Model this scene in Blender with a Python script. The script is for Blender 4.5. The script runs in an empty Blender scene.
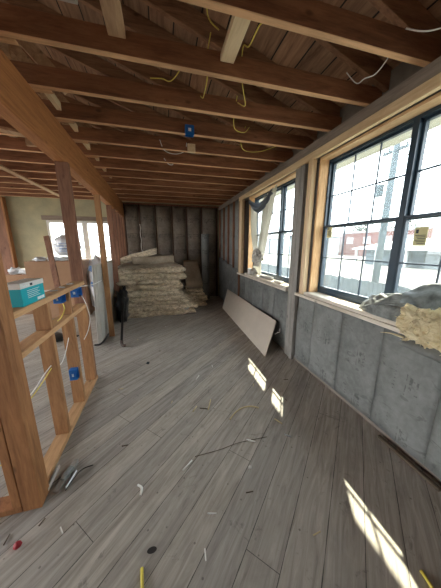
import bpy, bmesh, math, random
from mathutils import Vector, Matrix, noise
random.seed(7)
PI = math.pi
S = bpy.context.scene
COL = S.collection
V = Vector

# ------------------------------------------------------------------ materials
def newmat(name):
    m = bpy.data.materials.new(name); m.use_nodes = True
    nt = m.node_tree
    for n in list(nt.nodes): nt.nodes.remove(n)
    out = nt.nodes.new('ShaderNodeOutputMaterial')
    b = nt.nodes.new('ShaderNodeBsdfPrincipled')
    nt.links.new(b.outputs[0], out.inputs[0])
    return m, nt, b, out
def N(nt, t, **kw):
    n = nt.nodes.new(t)
    for k, v in kw.items(): setattr(n, k, v)
    return n
def mth(nt, op, a, b=None, c=None):
    n = nt.nodes.new('ShaderNodeMath'); n.operation = op
    for i, s in enumerate((a, b, c)):
        if s is None: continue
        if isinstance(s, (int, float)): n.inputs[i].default_value = s
        else: nt.links.new(s, n.inputs[i])
    return n.outputs[0]
def mix(nt, fac, a, b, mode='MIX'):
    n = nt.nodes.new('ShaderNodeMix'); n.data_type = 'RGBA'; n.blend_type = mode
    for idx, s in ((0, fac), (6, a), (7, b)):
        if isinstance(s, (int, float)): n.inputs[idx].default_value = s
        elif isinstance(s, tuple): n.inputs[idx].default_value = (*s, 1)
        else: nt.links.new(s, n.inputs[idx])
    return n.outputs[2]
def ramp(nt, fac, stops):
    n = nt.nodes.new('ShaderNodeValToRGB')
    while len(n.color_ramp.elements) < len(stops): n.color_ramp.elements.new(.5)
    for e, (p, c) in zip(n.color_ramp.elements, stops):
        e.position = p; e.color = (*c, 1) if isinstance(c, tuple) else (c, c, c, 1)
    nt.links.new(fac, n.inputs[0]); return n.outputs[0]
def coords(nt, scale=(1, 1, 1), rot=(0, 0, 0), loc=(0, 0, 0), jitter=False):
    tc = N(nt, 'ShaderNodeTexCoord'); mp = N(nt, 'ShaderNodeMapping')
    mp.inputs['Scale'].default_value = scale; mp.inputs['Rotation'].default_value = rot
    mp.inputs['Location'].default_value = loc
    src = tc.outputs['Object']
    if jitter:
        oi = N(nt, 'ShaderNodeObjectInfo'); ad = N(nt, 'ShaderNodeVectorMath', operation='ADD')
        sc = mth(nt, 'MULTIPLY', oi.outputs['Random'], 37.0)
        nt.links.new(src, ad.inputs[0]); nt.links.new(sc, ad.inputs[1]); src = ad.outputs[0]
    nt.links.new(src, mp.inputs[0]); return mp.outputs[0]
def noi(nt, vec, scale, detail=4, rough=.6, dist=0):
    n = N(nt, 'ShaderNodeTexNoise'); n.inputs['Scale'].default_value = scale
    n.inputs['Detail'].default_value = detail; n.inputs['Roughness'].default_value = rough
    n.inputs['Distortion'].default_value = dist
    nt.links.new(vec, n.inputs[0]); return n.outputs[0]
def bump(nt, b, h, strength=.3, dist=.01):
    n = N(nt, 'ShaderNodeBump'); n.inputs['Strength'].default_value = strength
    n.inputs['Distance'].default_value = dist
    nt.links.new(h, n.inputs['Height']); nt.links.new(n.outputs[0], b.inputs['Normal'])

def wood(name, dark, light, axis='x', rough=.75, knots=True, var=.25, grain=9):
    m, nt, b, _ = newmat(name)
    sc = {'x': (1, grain, grain), 'y': (grain, 1, grain), 'z': (grain, grain, 1)}[axis]
    v = coords(nt, sc, jitter=True)
    n1 = noi(nt, v, 2.2, 6, .65, .6); n2 = noi(nt, v, 14, 3, .6)
    g = mth(nt, 'ADD', mth(nt, 'MULTIPLY', n1, .75), mth(nt, 'MULTIPLY', n2, .25))
    c = ramp(nt, g, [(.33, dark), (.62, light)])
    if knots:
        vk = coords(nt, {'x': (1, 2, 2), 'y': (2, 1, 2), 'z': (2, 2, 1)}[axis], jitter=True)
        vo = N(nt, 'ShaderNodeTexVoronoi'); vo.inputs['Scale'].default_value = 3.3
        nt.links.new(vk, vo.inputs[0])
        k = ramp(nt, vo.outputs['Distance'], [(.05, 1.0), (.11, 0.0)])
        c = mix(nt, mth(nt, 'MULTIPLY', k, .6), c, tuple(x * .35 for x in dark))
    oi = N(nt, 'ShaderNodeObjectInfo')
    f = mth(nt, 'MULTIPLY_ADD', oi.outputs['Random'], var, 1 - var / 2)
    hs = N(nt, 'ShaderNodeHueSaturation'); nt.links.new(c, hs.inputs['Color']); nt.links.new(f, hs.inputs['Value'])
    nt.links.new(hs.outputs[0], b.inputs['Base Color']); b.inputs['Roughness'].default_value = rough
    bump(nt, b, g, .25, .004); return m
def plain(name, col, rough=.6, metal=0, nz=.0, scale=8, bmp=0, col2=None):
    m, nt, b, _ = newmat(name)
    b.inputs['Roughness'].default_value = rough; b.inputs['Metallic'].default_value = metal
    if nz or col2:
        v = coords(nt, jitter=True); n = noi(nt, v, scale, 5, .65)
        c2 = col2 or tuple(x * (1 - nz) for x in col)
        nt.links.new(ramp(nt, n, [(.35, c2), (.65, col)]), b.inputs['Base Color'])
        if bmp: bump(nt, b, n, bmp, .01)
    else: b.inputs['Base Color'].default_value = (*col, 1)
    return m

M = {}
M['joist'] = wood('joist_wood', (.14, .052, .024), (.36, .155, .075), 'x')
def lit_underside(m, col):
    # window and floor light put into the colour: undersides paler than the sides
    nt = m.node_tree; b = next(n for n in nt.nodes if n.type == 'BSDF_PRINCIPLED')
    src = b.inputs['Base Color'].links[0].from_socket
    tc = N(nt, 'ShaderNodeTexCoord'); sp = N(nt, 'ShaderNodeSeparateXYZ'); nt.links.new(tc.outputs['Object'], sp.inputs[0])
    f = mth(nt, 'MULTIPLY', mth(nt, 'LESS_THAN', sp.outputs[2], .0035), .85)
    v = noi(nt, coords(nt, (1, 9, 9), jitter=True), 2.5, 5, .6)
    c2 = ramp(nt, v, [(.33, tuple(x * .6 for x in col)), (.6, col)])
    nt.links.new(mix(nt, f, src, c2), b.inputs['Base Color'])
lit_underside(M['joist'], (.88, .54, .29))
M['rafter'] = wood('rafter_wood', (.14, .062, .032), (.36, .185, .10), 'x')
M['beam'] = wood('beam_wood', (.33, .125, .040), (.58, .25, .09), 'y', grain=14, var=.05)
M['post'] = wood('post_wood', (.20, .08, .028), (.42, .195, .075), 'z', var=.2)
M['redstud'] = wood('red_stud_wood', (.14, .06, .035), (.30, .145, .085), 'z', var=.2)
M['darkstud'] = wood('dark_stud_wood', (.05, .028, .018), (.12, .065, .04), 'z', var=.2)
M['railw'] = wood('rail_wood', (.36, .19, .085), (.62, .37, .18), 'y', var=.15)
M['studw'] = wood('stud_wood', (.22, .10, .04), (.44, .23, .10), 'z', var=.2)
M['pale'] = wood('pale_wood', (.62, .44, .24), (.84, .66, .42), 'y', var=.1)
M['palez'] = wood('pale_wood_upright', (.62, .44, .24), (.84, .66, .42), 'z', var=.1)
M['ply'] = wood('plywood', (.50, .27, .11), (.80, .52, .27), 'z', var=.06, grain=5, knots=False)
M['plyy'] = wood('plywood_head', (.50, .30, .15), (.80, .56, .32), 'y', var=.06, grain=5)
M['grayw'] = wood('weathered_wood', (.20, .19, .17), (.36, .34, .31), 'z', var=.1)
M['grayy'] = wood('weathered_plate', (.17, .14, .12), (.32, .27, .23), 'y', var=.1)
M['sill'] = wood('sill_wood', (.50, .44, .36), (.78, .72, .62), 'y', var=.05, grain=6)
M['strut'] = wood('strut_wood', (.34, .20, .11), (.62, .42, .25), 'y', var=.2)
M['dark'] = plain('dark_bronze', (.022, .045, .07), .35)
M['black'] = plain('black_plastic', (.01, .01, .011), .4)
M['darkbrown'] = plain('brown_rubber', (.06, .035, .025), .5)
M['white'] = plain('white_paint', (.75, .73, .68), .5, nz=.1)
M['gyp'] = plain('drywall_face', (.56, .53, .48), .8, nz=.12, scale=3)
M['gyp2'] = plain('drywall_paper', (.60, .53, .44), .8, nz=.08, scale=3)
M['blue'] = plain('blue_plastic', (.01, .13, .42), .4)
M['teal'] = plain('teal_card', (.0, .38, .44), .55)
M['ywire'] = plain('yellow_sheath', (.72, .60, .10), .45)
M['wwire'] = plain('white_sheath', (.80, .80, .76), .45)
M['metal'] = plain('grey_metal', (.45, .46, .47), .35, .8)
M['card'] = plain('cardboard', (.36, .21, .12), .85, nz=.15, scale=3)
M['bag'] = plain('white_plastic_bag', (.75, .77, .80), .35, nz=.2, scale=6, bmp=.4)
M['bagblue'] = plain('bag_print', (.10, .20, .42), .4)
M['sticker'] = plain('yellow_sticker', (.62, .58, .30), .6)
M['ink'] = plain('dark_ink', (.03, .04, .05), .7)
M['curtain'] = plain('curtain_cloth', (.50, .48, .43), .9, nz=.15, scale=4)
M['curtaindark'] = plain('curtain_valance', (.17, .19, .22), .9)
M['cloth'] = plain('grey_sheet', (.27, .29, .28), .5, nz=.6, scale=14, bmp=.4)
M['red'] = plain('red_plastic', (.35, .02, .03), .5)
M['straw'] = plain('straw', (.62, .52, .30), .8)
M['twig'] = plain('twig', (.10, .075, .05), .8)
M['lintel'] = wood('lintel_wood', (.16, .12, .09), (.30, .24, .19), 'x')
M['soffit'] = plain('soffit_paint', (.62, .62, .52), .7)

def fluff(name, a, b_, sc=9):
    m, nt, b, _ = newmat(name)
    v = coords(nt, (1, 1, 2.2), jitter=True)
    n1 = noi(nt, v, sc, 8, .72, .6); n2 = noi(nt, v, sc * 5, 4, .7)
    g = mth(nt, 'ADD', mth(nt, 'MULTIPLY', n1, .65), mth(nt, 'MULTIPLY', n2, .35))
    nt.links.new(ramp(nt, g, [(.36, a), (.60, b_)]), b.inputs['Base Color'])
    b.inputs['Roughness'].default_value = .95
    bump(nt, b, g, .9, .03); return m
M['fluff'] = fluff('fibre_batt', (.27, .19, .11), (.98, .84, .62), 13)
M['yfluff'] = fluff('yellow_fibre', (.72, .56, .28), (.96, .86, .60), 14)

def kraft(name, a, b_, marks=True):
    m, nt, b, _ = newmat(name)
    v = coords(nt, jitter=True)
    n1 = noi(nt, v, 2.6, 6, .65); n2 = noi(nt, v, 22, 4, .6, .5)
    c = ramp(nt, mth(nt, 'ADD', mth(nt, 'MULTIPLY', n1, .7), mth(nt, 'MULTIPLY', n2, .3)), [(.36, a), (.62, b_)])
    if marks:
        v2 = coords(nt, (2.5, 2.5, 5.0), jitter=True)
        n3 = noi(nt, v2, 3.2, 3, .5, 1.2)
        k = ramp(nt, n3, [(.64, 0.0), (.69, 1.0)])
        c = mix(nt, mth(nt, 'MULTIPLY', k, .4), c, tuple(x * .4 for x in a))
        tc = N(nt, 'ShaderNodeTexCoord'); sp = N(nt, 'ShaderNodeSeparateXYZ'); nt.links.new(tc.outputs['Object'], sp.inputs[0])
        y = sp.outputs[1]; z = mth(nt, 'FRACT', mth(nt, 'DIVIDE', mth(nt, 'ADD', sp.outputs[2], .1), .42))   # the print repeats up the sheet
        def rect(y0, y1, z0, z1):
            def band(v, lo, hi): return mth(nt, 'LESS_THAN', mth(nt, 'ABSOLUTE', mth(nt, 'SUBTRACT', v, (lo + hi) / 2)), (hi - lo) / 2)
            return mth(nt, 'MULTIPLY', band(y, y0, y1), band(z, z0, z1))
        tick = mth(nt, 'MULTIPLY', rect(.062, .074, .15, .72), mth(nt, 'LESS_THAN', mth(nt, 'FRACT', mth(nt, 'MULTIPLY', z, 15)), .28))
        tot = tick
        for q in ((-.055, -.035, .28, .56), (-.08, -.055, .50, .56), (-.095, -.08, .42, .53), (-.08, -.055, .39, .43), (-.10, -.075, .28, .38), (-.02, -.012, .2, .6)):
            tot = mth(nt, 'MAXIMUM', tot, rect(*q))
        wear = ramp(nt, noi(nt, v, 30, 3, .7), [(.42, 0.), (.58, 1.)])
        c = mix(nt, mth(nt, 'MULTIPLY', mth(nt, 'MULTIPLY', tot, wear), .6), c, tuple(x * .3 for x in a))
    nt.links.new(c, b.inputs['Base Color']); b.inputs['Roughness'].default_value = .6
    bump(nt, b, n1, .35, .02); return m
M['kraft'] = kraft('kraft_facing', (.13, .138, .132), (.25, .26, .25))
M['kraftb'] = kraft('kraft_facing_brown', (.11, .09, .07), (.24, .20, .158))

M['kraftt'] = kraft('kraft_facing_tan', (.24, .19, .13), (.44, .36, .27), False)
def m_floor():
    m, nt, b, _ = newmat('floor_boards')
    ang = math.radians(-44)
    tc = N(nt, 'ShaderNodeTexCoord'); mp = N(nt, 'ShaderNodeMapping')
    mp.inputs['Rotation'].default_value = (0, 0, ang); nt.links.new(tc.outputs['Object'], mp.inputs[0])
    sp = N(nt, 'ShaderNodeSeparateXYZ'); nt.links.new(mp.outputs[0], sp.inputs[0])
    x, y = sp.outputs[0], sp.outputs[1]
    t = mth(nt, 'DIVIDE', mth(nt, 'ADD', y, 10 * .172 + .03), .172)
    idn = mth(nt, 'FLOOR', t); fr = mth(nt, 'FRACT', t)
    e = mth(nt, 'MINIMUM', fr, mth(nt, 'SUBTRACT', 1, fr))
    # wobble the gap's width so the seams look worn
    w = noi(nt, coords(nt, (1, 1, 1)), 9, 4, .6)
    thr = mth(nt, 'MULTIPLY_ADD', w, .030, -.004)
    gap = mth(nt, 'LESS_THAN', e, thr)
    wn = N(nt, 'ShaderNodeTexWhiteNoise', noise_dimensions='1D'); nt.links.new(idn, wn.inputs['W'])
    r = wn.outputs['Value']
    xe = mth(nt, 'FRACT', mth(nt, 'DIVIDE', mth(nt, 'MULTIPLY_ADD', r, 7.0, x), 3.4))
    gap2 = mth(nt, 'LESS_THAN', xe, .0009)
    gp = mth(nt, 'MAXIMUM', gap, gap2)
    cb = N(nt, 'ShaderNodeCombineXYZ')
    nt.links.new(mth(nt, 'MULTIPLY', x, 1.0), cb.inputs[0]); nt.links.new(mth(nt, 'MULTIPLY', y, 11.0), cb.inputs[1])
    nt.links.new(mth(nt, 'MULTIPLY', idn, 3.17), cb.inputs[2])
    g = noi(nt, cb.outputs[0], 2.4, 8, .68, 1.0)
    c = ramp(nt, g, [(.28, (.235, .213, .183)), (.48, (.385, .356, .315)), (.70, (.53, .497, .45))])
    c = mix(nt, 1.0, c, ramp(nt, r, [(0, (.86, .86, .87)), (1, (1.08, 1.06, 1.03))]), 'MULTIPLY')
    st = noi(nt, coords(nt), 1.5, 6, .7, .4)
    c = mix(nt, mth(nt, 'MULTIPLY', ramp(nt, st, [(.50, 0.), (.70, 1.)]), .35), c, (.19, .175, .155))
    st2 = noi(nt, coords(nt, loc=(5, 3, 0)), 5.5, 7, .75, 1.5)
    c = mix(nt, mth(nt, 'MULTIPLY', ramp(nt, st2, [(.60, 0.), (.68, 1.)]), .5), c, (.09, .08, .07))
    sp2 = N(nt, 'ShaderNodeTexVoronoi'); sp2.inputs['Scale'].default_value = 13
    nt.links.new(tc.outputs['Object'], sp2.inputs[0])
    c = mix(nt, ramp(nt, sp2.outputs['Distance'], [(.05, .6), (.09, 0.)]), c, (.07, .06, .055))
    # knot hole
    vd = N(nt, 'ShaderNodeVectorMath', operation='DISTANCE'); 
    mp2 = N(nt, 'ShaderNodeMapping'); mp2.inputs['Location'].default_value = (.127 * 1.0, -.877, 0)
    nt.links.new(tc.outputs['Object'], mp2.inputs[0])
    mp3 = N(nt, 'ShaderNodeMapping'); mp3.inputs['Rotation'].default_value = (0, 0, ang); mp3.inputs['Scale'].default_value = (.72, 1.25, 1)
    nt.links.new(mp2.outputs[0], mp3.inputs[0]); nt.links.new(mp3.outputs[0], vd.inputs[0])
    hole = mth(nt, 'LESS_THAN', vd.outputs['Value'], .017)
    halo = ramp(nt, vd.outputs['Value'], [(.017, .5), (.06, 0.)])
    c = mix(nt, halo, c, (.20, .18, .16))
    c = mix(nt, mth(nt, 'MAXIMUM', mth(nt, 'MULTIPLY', gp, .8), hole), c, (.02, .018, .016))
    nt.links.new(c, b.inputs['Base Color']); b.inputs['Roughness'].default_value = .62
    h = mth(nt, 'SUBTRACT', mth(nt, 'MULTIPLY', g, .25), gp)
    bump(nt, b, h, .5, .006); return m
M['floor'] = m_floor()
def m_deck():
    m, nt, b, _ = newmat('roof_deck_boards')
    tc = N(nt, 'ShaderNodeTexCoord'); sp = N(nt, 'ShaderNodeSeparateXYZ'); nt.links.new(tc.outputs['Object'], sp.inputs[0])
    t = mth(nt, 'DIVIDE', mth(nt, 'ADD', sp.outputs[0], 20.0), .20)
    fr = mth(nt, 'FRACT', t); idn = mth(nt, 'FLOOR', t)
    gap = mth(nt, 'LESS_THAN', fr, .055)
    wn = N(nt, 'ShaderNodeTexWhiteNoise', noise_dimensions='1D'); nt.links.new(idn, wn.inputs['W'])
    v = coords(nt, (8, 1, 8)); g = noi(nt, v, 2.5, 6, .65, .8)
    c = ramp(nt, g, [(.32, (.17, .085, .048)), (.65, (.42, .245, .145))])
    c = mix(nt, 1.0, c, ramp(nt, wn.outputs['Value'], [(0, (.75, .75, .75)), (1, (1.1, 1.05, 1.0))]), 'MULTIPLY')
    c = mix(nt, gap, c, (.015, .01, .008))
    nt.links.new(c, b.inputs['Base Color']); b.inputs['Roughness'].default_value = .8
    bump(nt, b, mth(nt, 'SUBTRACT', mth(nt, 'MULTIPLY', g, .3), gap), .5, .008); return m
M['deck'] = m_deck()
M['plaster'] = plain('yellow_green_plaster', (.50, .46, .29), .9, scale=2.5, bmp=.3, col2=(.37, .35, .24))
M['sheath'] = plain('wall_sheathing', (.20, .17, .14), .9, nz=.4, scale=4)
def m_glass():
    m, nt, b, out = newmat('dusty_glass')
    nt.nodes.remove(b)
    tr = N(nt, 'ShaderNodeBsdfTransparent'); tr.inputs[0].default_value = (.90, .95, .96, 1)
    gl = N(nt, 'ShaderNodeBsdfGlossy'); gl.inputs['Roughness'].default_value = .02
    df = N(nt, 'ShaderNodeBsdfTranslucent'); df.inputs[0].default_value = (.75, .88, .9, 1)
    m1 = N(nt, 'ShaderNodeMixShader'); m1.inputs[0].default_value = .02
    nt.links.new(tr.outputs[0], m1.inputs[1]); nt.links.new(df.outputs[0], m1.inputs[2])
    m2 = N(nt, 'ShaderNodeMixShader'); m2.inputs[0].default_value = .04
    nt.links.new(m1.outputs[0], m2.inputs[1]); nt.links.new(gl.outputs[0], m2.inputs[2])
    nt.links.new(m2.outputs[0], out.inputs[0]); return m
M['glass'] = m_glass()
def m_film():
    m, nt, b, out = newmat('clear_plastic_sheet')
    tr = N(nt, 'ShaderNodeBsdfTransparent'); tr.inputs[0].default_value = (.95, .98, 1, 1)
    b.inputs['Base Color'].default_value = (.8, .83, .86, 1); b.inputs['Roughness'].default_value = .25
    mx = N(nt, 'ShaderNodeMixShader'); mx.inputs[0].default_value = .55
    nt.links.new(tr.outputs[0], mx.inputs[1]); nt.links.new(b.outputs[0], mx.inputs[2]); nt.links.new(mx.outputs[0], out.inputs[0]); return m
M['film'] = m_film()
def m_sheer():
    m, nt, b, out = newmat('thin_curtain_cloth')
    b.inputs['Base Color'].default_value = (.52, .49, .42, 1); b.inputs['Roughness'].default_value = .9
    tl = N(nt, 'ShaderNodeBsdfTranslucent'); tl.inputs[0].default_value = (.62, .58, .48, 1)
    mx = N(nt, 'ShaderNodeMixShader'); mx.inputs[0].default_value = .35
    nt.links.new(b.outputs[0], mx.inputs[1]); nt.links.new(tl.outputs[0], mx.inputs[2]); nt.links.new(mx.outputs[0], out.inputs[0]); return m
M['sheer'] = m_sheer()

# ------------------------------------------------------------------ mesh helpers (all shapes given in world coordinates)
def box(bm, x0, x1, y0, y1, z0, z1):
    vs = [bm.verts.new((x, y, z)) for x in (x0, x1) for y in (y0, y1) for z in (z0, z1)]
    for f in ((0, 1, 3, 2), (4, 6, 7, 5), (0, 4, 5, 1), (2, 3, 7, 6), (0, 2, 6, 4), (1, 5, 7, 3)):
        bm.faces.new([vs[i] for i in f])
    return vs
def bar(bm, p, q, w, d, up=(0, 0, 1)):
    """rectangular bar from p to q; w across, d along 'up'"""
    p, q = V(p), V(q); t = (q - p).normalized(); u = V(up)
    s = t.cross(u).normalized(); u = s.cross(t).normalized()
    vs = []
    for c in (p, q):
        for a, b in ((-1, -1), (1, -1), (1, 1), (-1, 1)):
            vs.append(bm.verts.new(c + s * a * w / 2 + u * b * d / 2))
    for f in ((3, 2, 1, 0), (4, 5, 6, 7), (0, 1, 5, 4), (1, 2, 6, 5), (2, 3, 7, 6), (3, 0, 4, 7)):
        bm.faces.new([vs[i] for i in f])
def smooth_path(pts, n=6):
    P = [V(p) for p in pts]
    if len(P) < 3: return P
    out = []
    for i in range(len(P) - 1):
        p0 = P[max(i - 1, 0)]; p1 = P[i]; p2 = P[i + 1]; p3 = P[min(i + 2, len(P) - 1)]
        for k in range(n):
            t = k / n
            out.append(.5 * ((2 * p1) + (p2 - p0) * t + (2 * p0 - 5 * p1 + 4 * p2 - p3) * t * t + (3 * p1 - p0 - 3 * p2 + p3) * t ** 3))
    out.append(P[-1]); return out
def tube(bm, pts, r, seg=8, n=6, radii=None):
    P = smooth_path(pts, n); rings = []; up = V((0, 0, 1))
    for i, p in enumerate(P):
        t = (P[min(i + 1, len(P) - 1)] - P[max(i - 1, 0)]).normalized()
        a = t.cross(up)
        if a.length < .05: a = t.cross(V((1, 0, 0)))
        a.normalize(); b = t.cross(a).normalized(); up = -b if b.dot(up) < 0 else b
        rr = r if radii is None else radii(i / (len(P) - 1))
        rings.append([bm.verts.new(p + (a * math.cos(2 * PI * k / seg) + b * math.sin(2 * PI * k / seg)) * rr) for k in range(seg)])
    for A, B in zip(rings, rings[1:]):
        # align rings
        best = min(range(seg), key=lambda s: sum((A[k].co - B[(k + s) % seg].co).length for k in range(seg)))
        for k in range(seg):
            bm.faces.new((A[k], A[(k + 1) % seg], B[(k + 1 + best) % seg], B[(k + best) % seg]))
    bm.faces.new(rings[0][::-1]); bm.faces.new(rings[-1])
def blob(bm, c, r, sub=3, amp=.15, fr=3., seed=0, squash=1.):
    res = bmesh.ops.create_icosphere(bm, subdivisions=sub, radius=1)
    for v in res['verts']:
        d = v.co.normalized()
        k = 1 + amp * noise.fractal(d * fr + V((seed * 7.1, seed, 0)), 1., 2., 4) * 2
        v.co = V(c) + V((d.x * r[0] * k, d.y * r[1] * k, d.z * r[2] * k))
def cyl(bm, c0, c1, r, seg=20):
    tube(bm, [c0, c1], r, seg)
def bev(bm, w=.004, seg=1):
    bmesh.ops.bevel(bm, geom=[e for e in bm.edges], offset=w, segments=seg, affect='EDGES', clamp_overlap=True)

def mesh(name, bm, mat, parent=None, loc=None, bevel=0, smooth=False):
    if bevel: bev(bm, bevel)
    bmesh.ops.recalc_face_normals(bm, faces=bm.faces)
    if parent is not None:
        off = V(parent['_l']) if '_l' in parent else V((0, 0, 0))
    else:
        if loc is None:
            xs = [v.co for v in bm.verts]
            mn = V([min(c[i] for c in xs) for i in range(3)]); mx = V([max(c[i] for c in xs) for i in range(3)])
            loc = ((mn.x + mx.x) / 2, (mn.y + mx.y) / 2, mn.z)
        off = V(loc)
    bmesh.ops.translate(bm, verts=bm.verts, vec=-off)
    me = bpy.data.meshes.new(name); bm.to_mesh(me); bm.free()
    me.materials.append(mat)
    if smooth:
        for p in me.polygons: p.use_smooth = True
    o = bpy.data.objects.new(name, me); COL.objects.link(o)
    if parent is not None: o.parent = parent; o['_l'] = tuple(off)
    else: o.location = off; o['_l'] = tuple(off)
    return o
def tag(o, label, cat, group=None, kind=None):
    o['label'] = label; o['category'] = cat
    if group: o['group'] = group
    if kind: o['kind'] = kind
    return o
def thing(name, loc, label, cat, group=None):
    o = bpy.data.objects.new(name, None); COL.objects.link(o); o.location = loc; o['_l'] = tuple(loc)
    o.empty_display_size = .1
    return tag(o, label, cat, group)
def struct(name, bm, mat, parent=None, loc=(0, 0, 0)):
    o = mesh(name, bm, mat, parent, loc)
    if parent is None: o['kind'] = 'structure'
    return o
def one(name, mat, label, cat, *boxes, group=None, bevel=.003):
    bm = bmesh.new()
    for b in boxes: box(bm, *b)
    return tag(mesh(name, bm, mat, bevel=bevel), label, cat, group)
def B(*boxes):
    bm = bmesh.new()
    for b in boxes: box(bm, *b)
    return bm
ORD = ['nearest', 'second', 'third', 'fourth', 'fifth', 'sixth', 'seventh', 'eighth', 'ninth', 'tenth', 'eleventh', 'twelfth', 'thirteenth', 'fourteenth', 'fifteenth', 'sixteenth', 'seventeenth']
def nth(i): return 'nearest the camera' if i == 0 else ORD[i] + ' from the camera'

# ------------------------------------------------------------------ setting
XL, XR, YB, YF = -6.0, 1.80, 6.52, -3.2
RX = -2.1                                     # ridge
def zr(x):                                    # underside of the rafters
    return 2.715 + .33 * (1.65 - x) if x >= RX else 2.715 + .33 * (1.65 - RX) - .33 * (RX - x)
struct('floor', B((XL - .1, XR + .06, YF - .1, YB + .1, -.12, 0)), M['floor'])
# roof deck
bm = bmesh.new()
def deck(bm, xa, xb):
    za, zb = zr(xa) + .145, zr(xb) + .145
    vs = [bm.verts.new(p) for p in ((xa, YF - .3, za), (xb, YF - .3, zb), (xb, YB + .4, zb), (xa, YB + .4, za),
                                    (xa, YF - .3, za + .03), (xb, YF - .3, zb + .03), (xb, YB + .4, zb + .03), (xa, YB + .4, za + .03))]
    for f in ((3, 2, 1, 0), (4, 5, 6, 7), (0, 1, 5, 4), (1, 2, 6, 5), (2, 3, 7, 6), (3, 0, 4, 7)): bm.faces.new([vs[i] for i in f])
deck(bm, 2.27, RX); deck(bm, RX, -6.45)
struct('ceiling', bm, M['deck'])
struct('trim_1', B((1.86, 2.25, YF - .3, YB + .4, 2.474, 2.486), (2.25, 2.285, YF - .3, YB + .4, 2.472, 2.67)), M['soffit'])
# right wall sheathing with holes
W1 = (.50, 2.20, .97, 2.385); W2 = (2.62, 4.16, .97, 2.385); W3 = (-1.95, -.25, .97, 2.385)
def wall_x(x0, x1, y0, y1, z0, z1, holes):
    bx = []; y = y0
    for (a, b, c, d) in sorted(holes):
        bx.append((x0, x1, y, a, z0, z1)); bx.append((x0, x1, a, b, z0, c)); bx.append((x0, x1, a, b, d, z1)); y = b
    bx.append((x0, x1, y, y1, z0, z1)); return bx
def wall_y(y0, y1, x0, x1, z0, z1, holes):
    return [(b[2], b[3], b[0], b[1], b[4], b[5]) for b in wall_x(y0, y1, x0, x1, z0, z1, holes)]
struct('wall_right', B(*wall_x(1.76, 1.86, YF - .1, YB + .1, -.12, 2.80, [W1, W2])), M['sheath'])
def gable(bm, y0, y1):
    P = [(XL - .1, 2.59), (XR + .06, 2.59), (XR + .06, zr(XR + .06) + .14), (RX, zr(RX) + .14), (XL - .1, zr(XL - .1) + .14)]
    a = [bm.verts.new((x, y0, z)) for x, z in P]; b = [bm.verts.new((x, y1, z)) for x, z in P]
    bm.faces.new(a[::-1]); bm.faces.new(b)
    for i in range(5): bm.faces.new((a[i], a[(i + 1) % 5], b[(i + 1) % 5], b[i]))
W4 = (-2.66, -1.02, .88, 2.11)
bm = B(*wall_y(YB, YB + .12, XL - .1, XR + .06, -.12, 2.59, [W4])); gable(bm, YB, YB + .12)
struct('wall_back', bm, M['plaster'])
W5 = (-5.0, -3.8, .9, 2.2); W6 = (-.9, .3, .9, 2.2)
bm = B(*wall_y(YF - .12, YF, XL - .1, XR + .06, -.12, 2.59, [W5])); gable(bm, YF - .12, YF)  # the opening behind the camera is unseen, added to bring in daylight
struct('wall_front', bm, M['sheath'])
W7 = (-2.8, -.2, .3, 2.45); W8 = (.3, 3.3, .3, 2.45); W9 = (3.8, 6.2, .3, 2.45)  # unseen left wall openings, added and enlarged to brighten the room
struct('wall_left', B(*wall_x(XL - .1, XL, YF - .1, YB + .1, -.12, 2.80, [W7, W8, W9])), M['plaster'])

# ------------------------------------------------------------------ windows
def sash_x(root, x, y0, y1, a, b, cols, low):
    """one sash: stiles and rails, with its muntin grid and its glass as children"""
    f = B((x - .016, x + .016, y0, y0 + .018, a, b), (x - .016, x + .016, y1 - .018, y1, a, b),
          (x - .016, x + .016, y0 + .018, y1 - .018, a, a + (.045 if low else .022)), (x - .016, x + .016, y0 + .018, y1 - .018, b - (.022 if low else .020), b))
    sa = mesh('sash', f, M['dark'], root)
    za, zb = a + (.045 if low else .022), b - .021
    m = bmesh.new()
    for i in range(1, cols):
        y = y0 + .018 + (y1 - y0 - .036) * i / cols; box(m, x - .005, x + .005, y - .005, y + .005, za, zb)
    z = (za + zb) / 2; box(m, x - .006, x + .006, y0 + .018, y1 - .018, z - .006, z + .006)
    mesh('muntin', m, M['dark'], sa)
    mesh('glass', B((x + .007, x + .010, y0 + .012, y1 - .012, za - .006, zb + .006)), M['glass'], sa)
def window_right(n, W, mulls, cols):
    y0, y1, z0, z1 = W; x = 1.80
    root = bpy.data.objects.new('window_%d' % n, None); COL.objects.link(root); root['kind'] = 'structure'
    root.location = (x, (y0 + y1) / 2, z0); root['_l'] = tuple(root.location)
    fr = bmesh.new(); w = .022; hw = .022
    box(fr, 1.765, 1.83, y1 - w, y1, z0, z1); box(fr, 1.765, 1.83, y0, y0 + w, z0, z1)
    box(fr, 1.765, 1.83, y0 + w, y1 - w, z0, z0 + .03); box(fr, 1.765, 1.83, y0 + w, y1 - w, z1 - .028, z1)
    edges = [y0 + w] + [e for m in mulls for e in (m - hw, m + hw)] + [y1 - w]
    for m in mulls: box(fr, 1.765, 1.83, m - hw, m + hw, z0 + .03, z1 - .028)
    mesh('window_frame', fr, M['dark'], root)
    for i, c in zip(range(0, len(edges), 2), cols):
        sash_x(root, 1.785, edges[i], edges[i + 1], z0 + .03, 1.72, c, True)
        sash_x(root, 1.815, edges[i], edges[i + 1], 1.69, z1 - .028, c, False)
    mesh('jamb', B((1.665, 1.765, y1 - .005, y1 + .018, z0, z1 + .018)), M['ply'], root)
    mesh('jamb', B((1.665, 1.765, y0 - .018, y0 + .005, z0, z1 + .018)), M['ply'], root)
    mesh('head_jamb', B((1.665, 1.765, y0 + .005, y1 - .005, z1 - .004, z1 + .018)), M['plyy'], root)
    mesh('sill', B((1.598, 1.765, y0 - .02, y1 + .02, z0 - .035, z0)), M['sill'], root, bevel=.004)
    return root
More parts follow.
